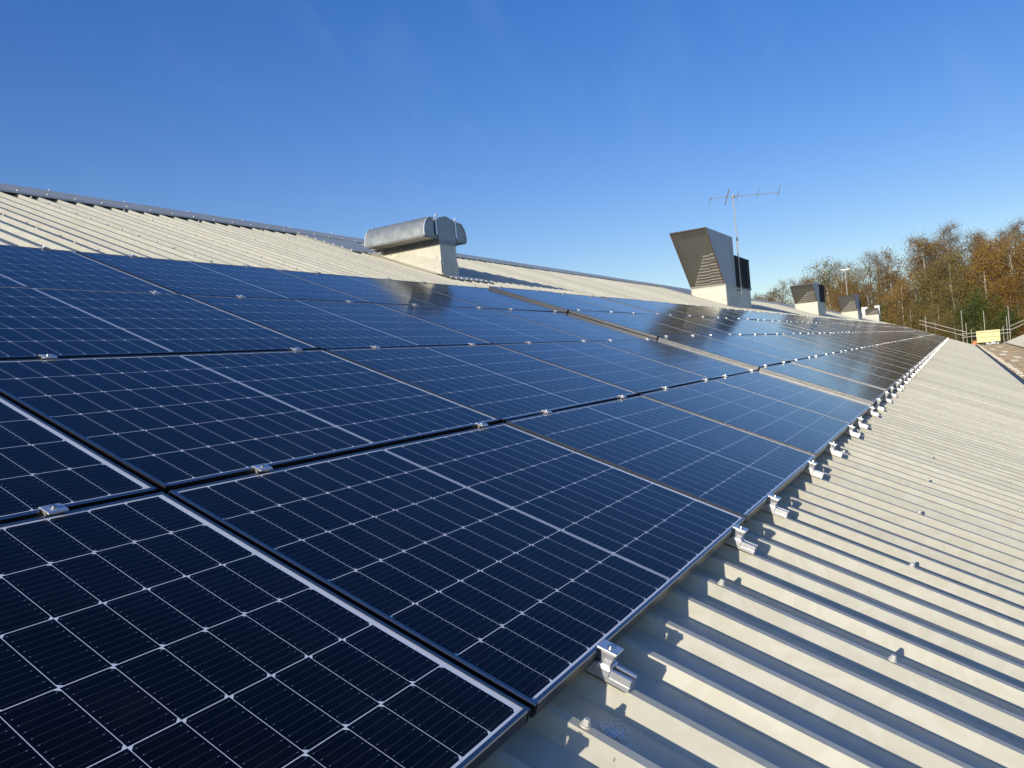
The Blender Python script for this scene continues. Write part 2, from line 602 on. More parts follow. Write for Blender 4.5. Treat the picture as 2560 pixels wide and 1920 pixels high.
M['birch_bark'] = bark_mat('birch_bark', (0.56, 0.52, 0.45), (0.08, 0.07, 0.06))
M['grey_bark'] = bark_mat('grey_bark', (0.23, 0.20, 0.17), (0.10, 0.085, 0.07))
M['twig'] = simple('brown_twigs', (0.165, 0.130, 0.100), 0.85, 0, 0.3, 2)
M['leaf_gold'] = leaf_mat('golden_leaves', [(0.159, 0.100, 0.027), (0.334, 0.192, 0.039), (0.476, 0.276, 0.053), (0.429, 0.335, 0.111)])
M['leaf_orange'] = leaf_mat('orange_leaves', [(0.126, 0.075, 0.029), (0.252, 0.145, 0.039), (0.360, 0.215, 0.052), (0.324, 0.250, 0.104)])
M['leaf_rust'] = leaf_mat('rust_leaves', [(0.15, 0.085, 0.040), (0.25, 0.140, 0.060), (0.31, 0.180, 0.080), (0.29, 0.21, 0.11)])
M['leaf_olive'] = leaf_mat('olive_leaves', [(0.106, 0.090, 0.027), (0.224, 0.181, 0.049), (0.352, 0.256, 0.066), (0.449, 0.331, 0.100)])
M['leaf_green'] = leaf_mat('green_leaves', [(0.025, 0.042, 0.011), (0.063, 0.098, 0.020), (0.119, 0.161, 0.031), (0.224, 0.224, 0.049)])
M['leaf_dark'] = leaf_mat('evergreen_leaves', [(0.014, 0.025, 0.011), (0.031, 0.050, 0.018), (0.056, 0.077, 0.025), (0.084, 0.098, 0.035)])
M['leaf_brown'] = leaf_mat('grey_brown_leaves', [(0.160, 0.120, 0.071), (0.282, 0.211, 0.117), (0.376, 0.302, 0.170), (0.432, 0.373, 0.233)])

# ------------------------------------------------------------------ ground
g = MB()
g.poly([(-3000, -3000, -7.5), (3000, -3000, -7.5), (3000, 3000, -7.5), (-3000, 3000, -7.5)])
prop(g.build('ground', M['grass']), kind='structure')

# ------------------------------------------------------------------ main building and its ribbed roof
U0, U1, V0, V1 = -4.0, 86.0, -2.38, 8.72
NR, NP = -0.065, -0.107            # rib crown and pan, measured down from the panel tops
PITCH, RIB0 = 0.2045, 0.125        # rib spacing and the middle of the first rib
CROWN, WEB = 0.025, 0.031


def rib_profile(a, b):
    pts = []
    J = random.Random(21)
    k = math.ceil((a - RIB0) / PITCH)
    pts.append((a, NP))
    while RIB0 + k * PITCH + CROWN / 2 + WEB < b:
        c = RIB0 + k * PITCH
        if c - CROWN / 2 - WEB > a:
            jw, jp, jn = J.uniform(-.008, .008), J.uniform(-.004, .004), J.uniform(-.006, 0.0)
            lap = .004 if k % 5 == 0 else 0.0            # side lap of two sheets
            pts += [(c - CROWN / 2 - WEB + jw, NP + jp), (c - CROWN / 2, NR + jn), (c + CROWN / 2, NR + jn), (c + CROWN / 2 + WEB + lap, NP + jp)]
            if lap: pts += [(c + CROWN / 2 + WEB + lap + .012, NP + .0035), (c + CROWN / 2 + WEB + lap + .0125, NP)]
        k += 1
    pts.append((b, NP))
    return pts


YR = W(0, V1, NR).y                # ridge line
building = empty('industrial_building', (40, 0, -7.5), label='long industrial building with cream ribbed metal roof carrying the solar panels',
                 cat='building')
BL = Vector((40, 0, -7.5))


def sheet(prof, v0, v1, mir=False, steps=1):
    m = MB()
    for (a, b) in zip(prof[:-1], prof[1:]):
        for s in range(steps):
            va, vb = v0 + (v1 - v0) * s / steps, v0 + (v1 - v0) * (s + 1) / steps
            P = [W(a[0], va, a[1]), W(b[0], va, b[1]), W(b[0], vb, b[1]), W(a[0], vb, a[1])]
            if mir: P = [Vector((p.x, 2 * YR - p.y, p.z)) for p in P]
            m.poly([p - BL for p in P])
    return m


prof = rib_profile(U0, U1)
roof = sheet(prof, V0, V1, steps=3).build('roof_sheet', M['roof'], building)
sheet(rib_profile(U0, U1), V0, V1, mir=True).build('far_roof_slope', M['roof'], building)

# ridge capping: folded flashing on both slopes, in lapped lengths
m = MB()
uu = U0
cap_n, k = -0.046, 0
while uu < U1:
    u2 = min(uu + 3.0, U1)
    dn = 0.0035 * (k % 2)
    for mir in (False, True):
        vr = (YR + (cap_n + dn) * SN) / CS
        q = [W(uu, 8.13, cap_n + dn), W(u2 + 0.06, 8.13, cap_n + dn), W(u2 + 0.06, vr, cap_n + dn), W(uu, vr, cap_n + dn)]
        q2 = [W(uu, 8.13, cap_n + dn), W(u2 + 0.06, 8.13, cap_n + dn), W(u2 + 0.06, 8.115, cap_n + dn - 0.017), W(uu, 8.115, cap_n + dn - 0.017)]
        for Q in (q, q2):
            if mir: Q = [Vector((p.x, 2 * YR - p.y, p.z)) for p in Q]
            m.poly([p - BL for p in Q])
    uu = u2
    k += 1
m.build('ridge_cap', M['flash'], building)
# verge flashing down the far gable
m = MB()
a, b = W(U1, V0, -0.05), W(U1, V1, -0.05)
m.hexa([p - BL for p in (W(U1 - .14, V0, -.058), W(U1 + .05, V0, -.058), W(U1 + .05, V1, -.058), W(U1 - .14, V1, -.058),
                         W(U1 - .14, V0, -.052), W(U1 + .05, V0, -.052), W(U1 + .05, V1, -.052), W(U1 - .14, V1, -.052))])
m.build('verge_flashing', M['flash'], building)
# walls under the roof
m = MB()
ye, yf = W(0, V0 + .12, NP - .03), 2 * YR - W(0, V0 + .12, NP - .03).y
rz = W(0, V1, NP - .05).z
m.prism([(ye.y, -7.5), (ye.y, ye.z - .02), (YR, rz), (yf, ye.z - .02), (yf, -7.5)], U0 + .1, U1 - .1, axis='x')
o = m.build('wall', M['wall'], building)
o.location = -BL

# roof bolts: every fifth rib
bolt = MB()
bolt.tube((0, 0, 0), (0, 0, 0.0035), 0.0125, 0.0115, n=12)
bolt.tube((0, 0, 0.0035), (0, 0, 0.010), 0.0095, 0.0090, n=6)
bolt.tube((0, 0, 0.010), (0, 0, 0.0165), 0.0075, 0.0062, n=8)
bolt_me = bolt.mesh('roof_bolt', M['bolt'])
spots = []
rb = random.Random(5)
for k in range(-4, 85):
    u = RIB0 + PITCH * 5 * k
    if u < U0 + .1 or u > U1 - .1: continue
    off = rb.uniform(-0.03, 0.03)
    for j in range(5):
        spots.append((u, -0.07 - 0.512 * j + rb.uniform(-.008, .008)))
    for j in range(7):
        v = 4.79 + 0.522 * j + off + rb.uniform(-.012, .012)
        hid = any(a - .25 < u < b + .25 and v > 5.3 for a, b in ((7.08, 8.1), (23.1, 26.6), (41.7, 44.8), (61.2, 65.5), (81.8, 84.0)))
        if v < 8.05 and not hid: spots.append((u, v))
cp = Vector(mw.translation)
spots = [s for s in spots if s[0] > -0.6]
spots.sort(key=lambda s: (W(s[0], s[1], NR) - cp).length)
for (u, v) in spots[:100]:
    o = bpy.data.objects.new('roof_bolt', bolt_me)
    COL.objects.link(o)
    o.parent = building
    o.location = W(u, v, NR) - BL
    o.rotation_euler = (SLOPE, 0, rb.uniform(-.4, .4))
rest = MB()
for (u, v) in spots[100:]:
    b0 = len(rest.v)
    for (r, h) in ((0.0125, 0), (0.011, 0.005), (0.007, 0.0165)):
        for q in range(6):
            t = q * math.pi / 3
            rest.v.append(tuple(W(u + r * math.cos(t), v + r * math.sin(t), NR + h) - BL))
    for L in (0, 1):
        for q in range(6):
            rest.f.append((b0 + 6 * L + q, b0 + 6 * L + (q + 1) % 6, b0 + 6 * L + 6 + (q + 1) % 6, b0 + 6 * L + 6 + q)); rest.mi.append(0)
    rest.f.append(tuple(b0 + 12 + q for q in range(6))); rest.mi.append(0)
# ridge screws along the capping
for k in range(0, 290):
    u = RIB0 + PITCH * 2 * k * 0.75
    if u > U1 - .1: break
    for (v, n) in ((8.17, cap_n + .0036), (8.70, cap_n + .0036)) if k % 3 == 0 else ((8.17, cap_n + .0036),):
        b0 = len(rest.v)
        for (r, h) in ((0.011, 0), (0.007, 0.014)):
            for q in range(6):
                t = q * math.pi / 3
                rest.v.append(tuple(W(u + r * math.cos(t), v + r * math.sin(t), n + h) - BL))
        for q in range(6):
            rest.f.append((b0 + q, b0 + (q + 1) % 6, b0 + 6 + (q + 1) % 6, b0 + 6 + q)); rest.mi.append(0)
        rest.f.append(tuple(b0 + 6 + q for q in range(6))); rest.mi.append(0)
prop(rest.build('distant_roof_bolts', M['bolt'], building), kind='stuff')

# ------------------------------------------------------------------ solar panels
fr = MB()
L = 0.0105
CB = 0.0022            # rolled outer edge of the frame
fr.prism([(0, -PT), (0, -CB), (CB, 0), (L, 0), (L, -0.002), (0.002, -0.002), (0.002, -PT + .002), (0.022, -PT + .002), (0.022, -PT)], 0.0, PH, axis='y')
fr.prism([(PW, -PT), (PW, -CB), (PW - CB, 0), (PW - L, 0), (PW - L, -0.002), (PW - .002, -0.002), (PW - .002, -PT + .002), (PW - .022, -PT + .002), (PW - .022, -PT)], 0.0, PH, axis='y')
fr.prism([(0, -PT), (0, -CB), (CB, 0), (L, 0), (L, -0.002), (0.002, -0.002), (0.002, -PT + .002), (0.022, -PT + .002), (0.022, -PT)], L, PW - L, axis='x')
fr.prism([(PH, -PT), (PH, -CB), (PH - CB, 0), (PH - L, 0), (PH - L, -0.002), (PH - .002, -0.002), (PH - .002, -PT + .002), (PH - .022, -PT + .002), (PH - .022, -PT)], L, PW - L, axis='x')
frame_me = fr.mesh('frame', [M['frame'], M['lip']])
for p in frame_me.polygons:
    if p.normal.z > .3 and p.center.z > -.0025: p.material_index = 1
gl = MB()
gl.poly([(0.0025, 0.0025, -0.0024), (PW - .0025, 0.0025, -0.0024), (PW - .0025, PH - .0025, -0.0024), (0.0025, PH - .0025, -0.0024)])
glass_me = gl.mesh('glass', M['glass'])
bk = MB()
bk.poly([(0.003, 0.003, -0.0075), (0.003, PH - .003, -0.0075), (PW - .003, PH - .003, -0.0075), (PW - .003, 0.003, -0.0075)])
back_me = bk.mesh('back_sheet', M['back'])

ROWS = ['bottom', 'second', 'third', 'top']
STEP = 4                 # the array steps up by three centimetres from this column on
RAISE = 0.030
LAST = 47
rp = random.Random(11)


def col_words(i):
    if i < STEP:
        return ('last panel before the raised step' if i == STEP - 1 else nth(STEP - i) + ' panel before the raised step')
    return ('first' if i == STEP else nth(i - STEP + 1)) + ' panel beyond the raised step'


# slight misalignment of each row, as measured
ROW_SHIFT = [0.0, 0.012, 0.018, 0.008]
for i in range(-1, LAST + 1):
    for j in range(4):
        lift = RAISE if i >= STEP else 0.0
        if i >= STEP: lift += rp.uniform(-.002, .002)
        e = empty('solar_panel', W(i * PU + GAP / 2 + ROW_SHIFT[j] * min(1, max(0, i) / 2) + rp.uniform(-.0025, .0025), j * PV + GAP / 2 + rp.uniform(-.002, .002), lift + rp.uniform(-.0012, .0012)),
                  label='dark blue solar panel in the %s row, %s' % (ROWS[j], col_words(i)),
                  cat='solar panel', group='solar panels on the roof')
        rx, ry = rp.gauss(0, .0022), rp.gauss(0, .0022)
        e.rotation_euler = (SLOPE + rx, ry, rp.gauss(0, .0004))
        for nm, me in (('frame', frame_me), ('glass', glass_me), ('back_sheet', back_me)):
            o = bpy.data.objects.new(nm, me)
            COL.objects.link(o)
            o.parent = e


# ------------------------------------------------------------------ brackets and clamps
def rib_u(u):
    return RIB0 + PITCH * round((u - RIB0) / PITCH)


def screw(parent, z, y=0.0, x=0.0):
    s = MB()
    s.tube((x, y, z), (x, y, z + 0.002), 0.0085, 0.0085, n=14)
    for q in range(10):
        pass
    s.tube((x, y, z + 0.002), (x, y, z + 0.0055), 0.0062, 0.0056, n=12)
    return s.build('screw', M['steel'], parent)


def make_edge_bracket(lift):
    """short rail on the rib with an end clamp gripping the lowest panel edge; origin on the rib crown at the panel edge"""
    e = empty('panel_bracket')
    H = -NR + lift
    r = MB()
    y0, y1 = -0.088, 0.20
    for (a, b, c, d) in ((-.019, .019, 0.001, .004), (-.019, -.016, .004, .030), (.016, .019, .004, .030), (-.016, -.009, .0275, .030), (.009, .016, .0275, .030),
                         (-.0215, -.019, .001, .012), (.019, .0215, .001, .012)):
        r.box(a, b, y0, y1, c, d)
    r.build('rail', M['alu'], e)
    p = MB()
    p.box(-.0235, .0235, y0 + .006, y1, 0.0, .0015)
    p.build('gasket', M['rubber'], e)
    c = MB()
    # saddle over the rail, tapered legs and a folded top plate
    c.box(-.024, .024, -.036, -.002, .0305, .0345)
    c.box(-.0245, -.0215, -.036, -.002, .010, .0305)
    c.box(.0215, .0245, -.036, -.002, .010, .0305)
    ht = H + .001
    for s in (-1, 1):
        c.hexa([(s * .009, -.030, .0345), (s * .012, -.030, .0345), (s * .012, -.008, .0345), (s * .009, -.008, .0345),
                (s * .0165, -.037, ht), (s * .0205, -.037, ht), (s * .0205, -.001, ht), (s * .0165, -.001, ht)])
    c.hexa([(-.009, -.012, .0345), (.009, -.012, .0345), (.009, -.008, .0345), (-.009, -.008, .0345),
            (-.0165, -.006, ht), (.0165, -.006, ht), (.0165, -.002, ht), (-.0165, -.002, ht)])
    c.box(-.022, .022, -.040, .010, ht + .0002, ht + .006)
    c.build('end_clamp', M['alu'], e, bevel=0.0016)
    screw(e, ht + .006, -.016)
    return e


def make_mid_clamp(lift):
    e = empty('mid_clamp')
    H = -NR + lift
    r = MB()
    for (a, b, c, d) in ((-.019, .019, 0.001, .004), (-.019, -.016, .004, .030), (.016, .019, .004, .030)):
        r.box(a, b, -.15, .15, c, d)
    r.build('rail', M['alu'], e)
    c = MB()
    ht = H + .0008
    for s in (-1, 1):
        c.hexa([(s * .0055 - .0012, -.0075, .0305), (s * .0055 + .0012, -.0075, .0305), (s * .0055 + .0012, .0075, .0305), (s * .0055 - .0012, .0075, .0305),
                (s * .0215 - .0015, -.0075, ht), (s * .0215 + .0015, -.0075, ht), (s * .0215 + .0015, .0075, ht), (s * .0215 - .0015, .0075, ht)])
    # folded cap with turned-down lips
    c.prism([(-.020, ht), (-.020, ht + .0045), (-.015, ht + .0060), (.015, ht + .0060), (.020, ht + .0045), (.020, ht), (.014, ht + .0015), (-.014, ht + .0015)], -.024, .024, axis='x')
    c.build('clamp_plate', M['alu'], e, bevel=0.0012)
    screw(e, ht + .006)
    return e


def make_top_clamp(lift):
    e = empty('top_clamp')
    H = -NR + lift
    r = MB()
    for (a, b, c, d) in ((-.019, .019, 0.001, .004), (-.019, -.016, .004, .030), (.016, .019, .004, .030)):
        r.box(a, b, -.15, .075, c, d)
    r.build('rail', M['alu'], e)
    c = MB()
    ht = H + .001
    for s in (-1, 1):
        c.hexa([(s * .010 - .0015, .004, .0305), (s * .010 + .0015, .004, .0305), (s * .010 + .0015, .030, .0305), (s * .010 - .0015, .030, .0305),
                (s * .0185 - .002, .001, ht), (s * .0185 + .002, .001, ht), (s * .0185 + .002, .036, ht), (s * .0185 - .002, .036, ht)])
    c.box(-.022, .022, -.010, .038, ht + .0002, ht + .006)
    c.build('end_clamp', M['alu'], e, bevel=0.0014)
    screw(e, ht + .006, .016)
    return e


protos = {}


def place(kind, maker, u, v, lift, label, cat, group):
    key = (kind, lift)
    if key not in protos:
        o = maker(lift)
        protos[key] = o
    else:
        o = copy_tree(protos[key])
    o.location = W(u, v, NR)
    o.rotation_euler = (SLOPE, 0, rp.uniform(-.03, .03) if kind == 'mid' else 0)
    return prop(o, label, cat, group)


MEAS = {-1: (None, -0.29), 0: (0.32, 1.53), 1: (2.14, 3.15), 2: (3.98, 5.03), 3: (5.63, 6.62)}
for i in range(-1, LAST + 1):
    lift = RAISE if i >= STEP else 0.0
    pair = MEAS.get(i, (i * PU + .37, i * PU + 1.40))
    for e, u in enumerate(pair):
        if u is None: continue
        u = rib_u(u)
        cw = ('near' if e == 0 else 'far') + ' end of ' + col_words(i)
        place('edge', make_edge_bracket, u, 0.004, lift, 'silver bracket under the panel edge, ' + cw,
              'bracket', 'brackets along the lowest panel edge')
        for j in (1, 2, 3):
            place('mid', make_mid_clamp, u, j * PV, lift, 'silver clamp above the %s row, %s' % (ROWS[j - 1], cw),
                  'clamp', 'clamps in the gaps between panel rows')
        place('top', make_top_clamp, u, 4 * PV - .008, lift, 'silver clamp at the top edge, ' + cw,
              'clamp', 'clamps along the top panel edge')

# bright metal swarf scattered in a pan beside the first bracket
sw = MB()
rs = random.Random(3)
for k in range(420):
    r, t = abs(rs.gauss(0, .028)), rs.uniform(0, 6.283)
    u, v = 0.215 + r * math.cos(t) * .8, -0.105 + r * math.sin(t) * .9
    c = W(u, v, NP + .001 + rs.uniform(0, .001))
    d = ROT @ Vector((rs.gauss(0, 1), rs.gauss(0, 1), 0)).normalized()
    e_ = ROT @ Vector((rs.gauss(0, .4), rs.gauss(0, .4), 1)).normalized()
    s = d.cross(e_).normalized()
    l, w_ = rs.uniform(.0012, .003), rs.uniform(.0006, .0014)
    sw.poly([c - d * l - s * w_, c + d * l - s * w_, c + d * l + s * w_ + e_ * .001, c - d * l + s * w_ + e_ * .001])
prop(sw.build('metal_swarf', M['swarf']), label='glittering patch of metal swarf in the shade beside the nearest bracket',
     cat='swarf', kind='stuff')


# ------------------------------------------------------------------ roof ventilators
def roof_z(y):
    """height of the rib crowns at world y"""
    v = (y + NR * SN) / CS
    return v * SN + NR * CS


def vdist(y):
    return (y + NR * SN) / CS


def kerb(m, x0, x1, y0, y1, zt, dy=0.0):
    """upstand with a level top that follows the roof slope below"""
    m.hexa([(x0, y0, roof_z(y0) - .05), (x1, y0, roof_z(y0) - .05), (x1, y1, min(zt - .02, roof_z(y1) - .05)), (x0, y1, min(zt - .02, roof_z(y1) - .05)),
            (x0, y0, zt), (x1, y0, zt), (x1, y1, zt), (x0, y1, zt)])


def apron(m, u0, u1, v0, v1, n=-0.056):
    P = [W(u0, v0, NR + .0015), W(u1, v0, NR + .0015), W(u1, v1, NR + .0015), W(u0, v1, NR + .0015),
         W(u0, v0, n), W(u1, v0, n), W(u1, v1, n), W(u0, v1, n)]
    m.hexa(P)


# --- the galvanised ridge ventilator
vent = empty('roof_ventilator', (0, 0, 0), label='galvanised ventilator with two rounded hoods on a cream kerb', cat='roof ventilator')
m = MB()
kerb(m, 7.512, 7.908, 5.327, 6.50, 2.49)
kb = m.build('kerb', M['kerb'], vent, bevel=.004)
m = MB()   # lapped cladding sheet on the kerb: a seam rising from front bottom corner
z0 = roof_z(5.327)
m.hexa([(7.506, 5.322, z0 + .02), (7.914, 5.322, z0 + .02), (7.914, 5.327, z0 + .02), (7.506, 5.327, z0 + .02),
        (7.506, 5.322, z0 + .20), (7.914, 5.322, z0 + .20), (7.914, 5.327, z0 + .20), (7.506, 5.327, z0 + .20)])
m.hexa([(7.506, 5.322, z0 - .01), (7.512, 5.322, z0 - .01), (7.512, 6.18, roof_z(6.18) - .01), (7.506, 6.18, roof_z(6.18) - .01),
        (7.506, 5.322, z0 + .20), (7.512, 5.322, z0 + .20), (7.512, 6.05, 2.487), (7.506, 6.05, 2.487)])
m.build('kerb_flashing', M['flash'], vent)
m = MB()
apron(m, 7.07, 8.30, 7.00, 8.20)
apron(m, 7.40, 8.45, 5.46, 5.72)
apron(m, 7.40, 7.515, 5.46, 7.05)
apron(m, 7.905, 8.30, 5.70, 7.05)
m.build('apron_flashing', M['flash'], vent)
m = MB()
m.box(7.500, 7.920, 5.318, 6.512, 2.485, 2.548)
m.build('throat', M['galvdark'], vent)
m = MB()
for y in (5.60, 5.98, 6.30):
    m.tube((7.48, y, 2.512), (7.50, y, 2.512), .018, n=8)
    m.box(7.478, 7.492, y - .022, y + .022, 2.49, 2.53)
m.build('fixing_lug', M['galv'], vent)
m = MB()   # middle body with pitched top
m.prism([(7.500, 2.548), (7.500, 2.842), (7.705, 2.892), (7.910, 2.848), (7.910, 2.548)], 5.324, 6.47, axis='y')
m.build('body', M['galv'], vent)


def hood(x_in, x_out, y0, y1, zb, zt):
    pr = [(x_in, zb), (x_in, zt)]
    s = 1 if x_out > x_in else -1
    wdt = abs(x_out - x_in)
    fl = wdt * .34                      # flat top before the curve
    pr.append((x_in + s * fl, zt - .004))
    for k in range(1, 11):
        t = k / 10 * math.pi / 2
        pr.append((x_in + s * (fl + (wdt - fl) * math.sin(t)), zb + .03 + (zt - .004 - zb - .03) * math.cos(t)))
    pr.append((x_out, zb))
    return pr


for (xi, xo, nm) in ((7.415, 7.166, 'hood'), (7.955, 8.213, 'hood')):
    h = empty_part = None
    m = MB()
    pr = hood(xi, xo, 5.327, 6.47, 2.568, 2.842)
    m.prism(pr, 5.333, 6.36, axis='y')
    ho = m.build('hood', M['galv'], vent)
    for (ya, yb) in ((5.322, 5.338), (6.355, 6.37)):         # pale folded rim at each end
        e = MB()
        outer = pr[1:]
        for a, b in zip(outer[:-1], outer[1:]):
            va, vb = Vector((a[0], 0, a[1])), Vector((b[0], 0, b[1]))
            c = Vector(((xi), 0, 2.568))
            da, db = (c - va).normalized() * .016, (c - vb).normalized() * .016
            e.hexa([(va.x, ya, va.z), (vb.x, ya, vb.z), (vb.x, yb, vb.z), (va.x, yb, va.z),
                    (va.x + da.x, ya, va.z + da.z), (vb.x + db.x, ya, vb.z + db.z), (vb.x + db.x, yb, vb.z + db.z), (va.x + da.x, yb, va.z + da.z)])
        e.build('rim', M['rimgalv'], ho)
    u_ = MB()
    u_.box(min(xi, xo) + .012, max(xi, xo) - .004, 5.345, 6.35, 2.552, 2.566)
    u_.build('hood_underside', M['galvdark'], ho)
for xs in (7.458, 7.932):   # straps, each folded over at the top
    for (ya, yb, yc, yd_) in ((5.316, 5.324, 5.300, 5.318), (6.42, 6.428, 6.426, 6.444)):
        m = MB()
        m.box(xs - .016, xs + .016, ya, yb, 2.60, 2.875)
        m.box(xs - .012, xs + .012, yc, yd_, 2.862, 2.885)
        m.build('strap', M['alu'], vent)
m = MB()
for xs, xo in ((7.436, 7.40), (7.932, 7.95)):
    for y in (5.62, 5.93, 6.25):
        m.box(xs - .03, xs + .03, y - .012, y + .012, 2.842, 2.862)
m.build('top_bracket', M['galvdark'], vent)
m = MB()
m.box(7.41, 7.50, 5.34, 6.46, 2.556, 2.60)
m.box(7.912, 7.96, 5.34, 6.46, 2.556, 2.60)
m.build('hinge_bar', M['galvdark'], vent)
m = MB()
for (x, y, z) in ((7.55, 5.322, z0 + .16), (7.70, 5.322, z0 + .14), (7.86, 5.322, z0 + .12), (7.53, 5.322, z0 + .02)):
    m.tube((x, y, z), (x, y - .008, z), .010, n=8)
for (y, z) in ((5.45, 2.17), (5.40, 2.30), (6.05, 2.42), (6.2, 2.46)):
    m.tube((7.506, y, z), (7.497, y, z), .010, n=8)
for k in range(9):
    p = W(7.42 + .13 * k, 5.50, -0.056)
    m.tube(p, p + ROT @ Vector((0, 0, .016)), .012, .009, n=6)
for k in range(7):
    p = W(7.12, 7.05 + .18 * k, -0.056)
    m.tube(p, p + ROT @ Vector((0, 0, .016)), .012, .009, n=6)
m.build('rivets', M['bolt'], vent)


# --- cowls
def cowl(label, x0, xk, yd, yu, zk, mb, mt, xb, ztb, apr, nblade=12):
    """x0..xk kerb, mouth bottom (x,z) mb, mouth top (x,z) mt, back at xb rising to ztb"""
    e = empty('roof_cowl', (0, 0, 0), label=label, cat='roof cowl', group='roof cowls with open mouths')
    m = MB()
    kerb(m, x0, xk, yd, yu, zk)
    m.build('kerb', M['kerb'], e, bevel=.005)
    m = MB()
    zf = roof_z(yd)
    m.hexa([(x0 - .006, yd - .006, zf - .02), (xk, yd - .006, zf - .02), (xk, yd, zf - .02), (x0 - .006, yd, zf - .02),
            (x0 - .006, yd - .006, zf + .26), (xk, yd - .006, zf + .26), (xk, yd, zf + .26), (x0 - .006, yd, zf + .26)])
    m.hexa([(x0 - .006, yd - .003, zf - .02), (x0, yd - .003, zf - .02), (x0, yu, roof_z(yu) - .02), (x0 - .006, yu, roof_z(yu) - .02),
            (x0 - .006, yd - .003, zf + .26), (x0, yd - .003, zf + .26), (x0, yu, min(zk - .01, roof_z(yu) + .26)), (x0 - .006, yu, min(zk - .01, roof_z(yu) + .26))])
    m.box(x0 - .02, xk + .01, yd - .02, yu + .02, zk - .012, zk + .012)
    m.build('kerb_flashing', M['flash'], e)
    m = MB()
    apron(m, x0 - .12, apr, vdist(yu) - .12, 8.20)
    apron(m, x0 - .12, x0, vdist(yd) - .2, vdist(yu))
    apron(m, x0 - .12, apr, vdist(yd) - .22, vdist(yd))
    m.build('apron_flashing', M['flash'], e)
    th = .012
    zb = zk + .012
    side = [(mb[0], mb[1]), (mt[0], mt[1]), (xb, ztb), (xb, zb), (mb[0] + .08, zb)]
    m = MB()
    m.prism(side, yd, yd + th, axis='y')
    m.prism(side, yu - th, yu, axis='y')
    xr = mt[0] + (xb - mt[0]) * .55                       # top: rises to a fold and on to the back
    zr = ztb
    m.hexa([(mt[0], yd + th, mt[1] - th), (xb, yd + th, ztb - th), (xb, yu - th, ztb - th), (mt[0], yu - th, mt[1] - th),
            (mt[0], yd + th, mt[1]), (xb, yd + th, ztb), (xb, yu - th, ztb), (mt[0], yu - th, mt[1])])
    m.box(xb - th, xb, yd + th, yu - th, zb, ztb - th)
    m.hexa([(mb[0], yd + th, mb[1] - .02), (mb[0] + .08, yd + th, zb), (mb[0] + .08, yu - th, zb), (mb[0], yu - th, mb[1] - .02),
            (mb[0], yd + th, mb[1]), (mb[0] + .10, yd + th, zb + .03), (mb[0] + .10, yu - th, zb + .03), (mb[0], yu - th, mb[1])])
    # standing seams on the visible side
    for f_ in (.36, .72):
        xa = mb[0] + (xb - mb[0]) * f_
        m.box(xa - .006, xa + .006, yd - .004, yd, zb + .02, mt[1] - .04)
    hd = m.build('hood', M['hood'], e)
    # brown angle rim round the mouth
    m = MB()
    rw = .045
    d = Vector((mt[0] - mb[0], 0, mt[1] - mb[1])).normalized()
    nrm = Vector((-d.z, 0, d.x))
    if nrm.x > 0: nrm = -nrm
    A, B = Vector((mb[0], 0, mb[1])), Vector((mt[0], 0, mt[1]))

    def bar(p, q, ya, yb):
        P = [p + nrm * .002, q + nrm * .002, q + nrm * .014, p + nrm * .014]
        m.hexa([(P[0].x, ya, P[0].z), (P[1].x, ya, P[1].z), (P[2].x, ya, P[2].z), (P[3].x, ya, P[3].z),
                (P[0].x, yb, P[0].z), (P[1].x, yb, P[1].z), (P[2].x, yb, P[2].z), (P[3].x, yb, P[3].z)])
    bar(A, A + d * rw, yd - .004, yu + .004)
    bar(B - d * rw, B + d * .004, yd - .004, yu + .004)
    bar(A + d * rw, B - d * rw, yd - .004, yd + rw)
    bar(A + d * rw, B - d * rw, yu - rw, yu + .004)
    m.build('mouth_rim', M['rim'], e)
    # bird mesh
    me = bpy.data.meshes.new('bird_mesh')
    q = [A + d * .02, B - d * .02]
    me.from_pydata([(q[0].x, yd + .02, q[0].z), (q[0].x, yu - .02, q[0].z), (q[1].x, yu - .02, q[1].z), (q[1].x, yd + .02, q[1].z)], [], [(0, 1, 2, 3)])
    uv = me.uv_layers.new(name='UVMap')
    for k, c in enumerate(((0, 0), (1, 0), (1, 1), (0, 1))): uv.data[k].uv = c
    me.materials.append(M['mesh'])
    o = bpy.data.objects.new('bird_mesh', me)
    COL.objects.link(o); o.parent = e
    # louvre blades behind the mesh, on a plane parallel with the lower mouth
    m = MB()
    H = mt[1] - mb[1]
    for k in range(nblade):
        t = (k + .6) / nblade * .55                       # blades cut to the outline of the sunlit part; dark lining beyond gives the shade
        p = A + (B - A) * t
        dep = .16
        ya, yb_ = yd + .015, yu - .08 - (yu - yd) * 1.02 * t
        for (q0, q1, dz) in ((ya, (ya + yb_) / 2, 0), ((ya + yb_) / 2, yb_, -.022)):
            h_ = .60 * (B.z - A.z) * .55 / nblade
            m.hexa([(p.x + dep, q0, p.z + dz), (p.x + dep + .07, q0, p.z + dz + h_), (p.x + dep + .07, q1, p.z + dz + h_), (p.x + dep, q1, p.z + dz),
                    (p.x + dep, q0, p.z + dz + .008), (p.x + dep + .066, q0, p.z + dz + h_ + .008), (p.x + dep + .066, q1, p.z + dz + h_ + .008), (p.x + dep, q1, p.z + dz + .008)])
    m.build('louvre_blades', M['blade'], e)
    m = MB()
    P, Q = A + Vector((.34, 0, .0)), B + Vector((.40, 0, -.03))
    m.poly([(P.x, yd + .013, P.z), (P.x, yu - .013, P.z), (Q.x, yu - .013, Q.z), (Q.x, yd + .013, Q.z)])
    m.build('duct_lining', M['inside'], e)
    return e


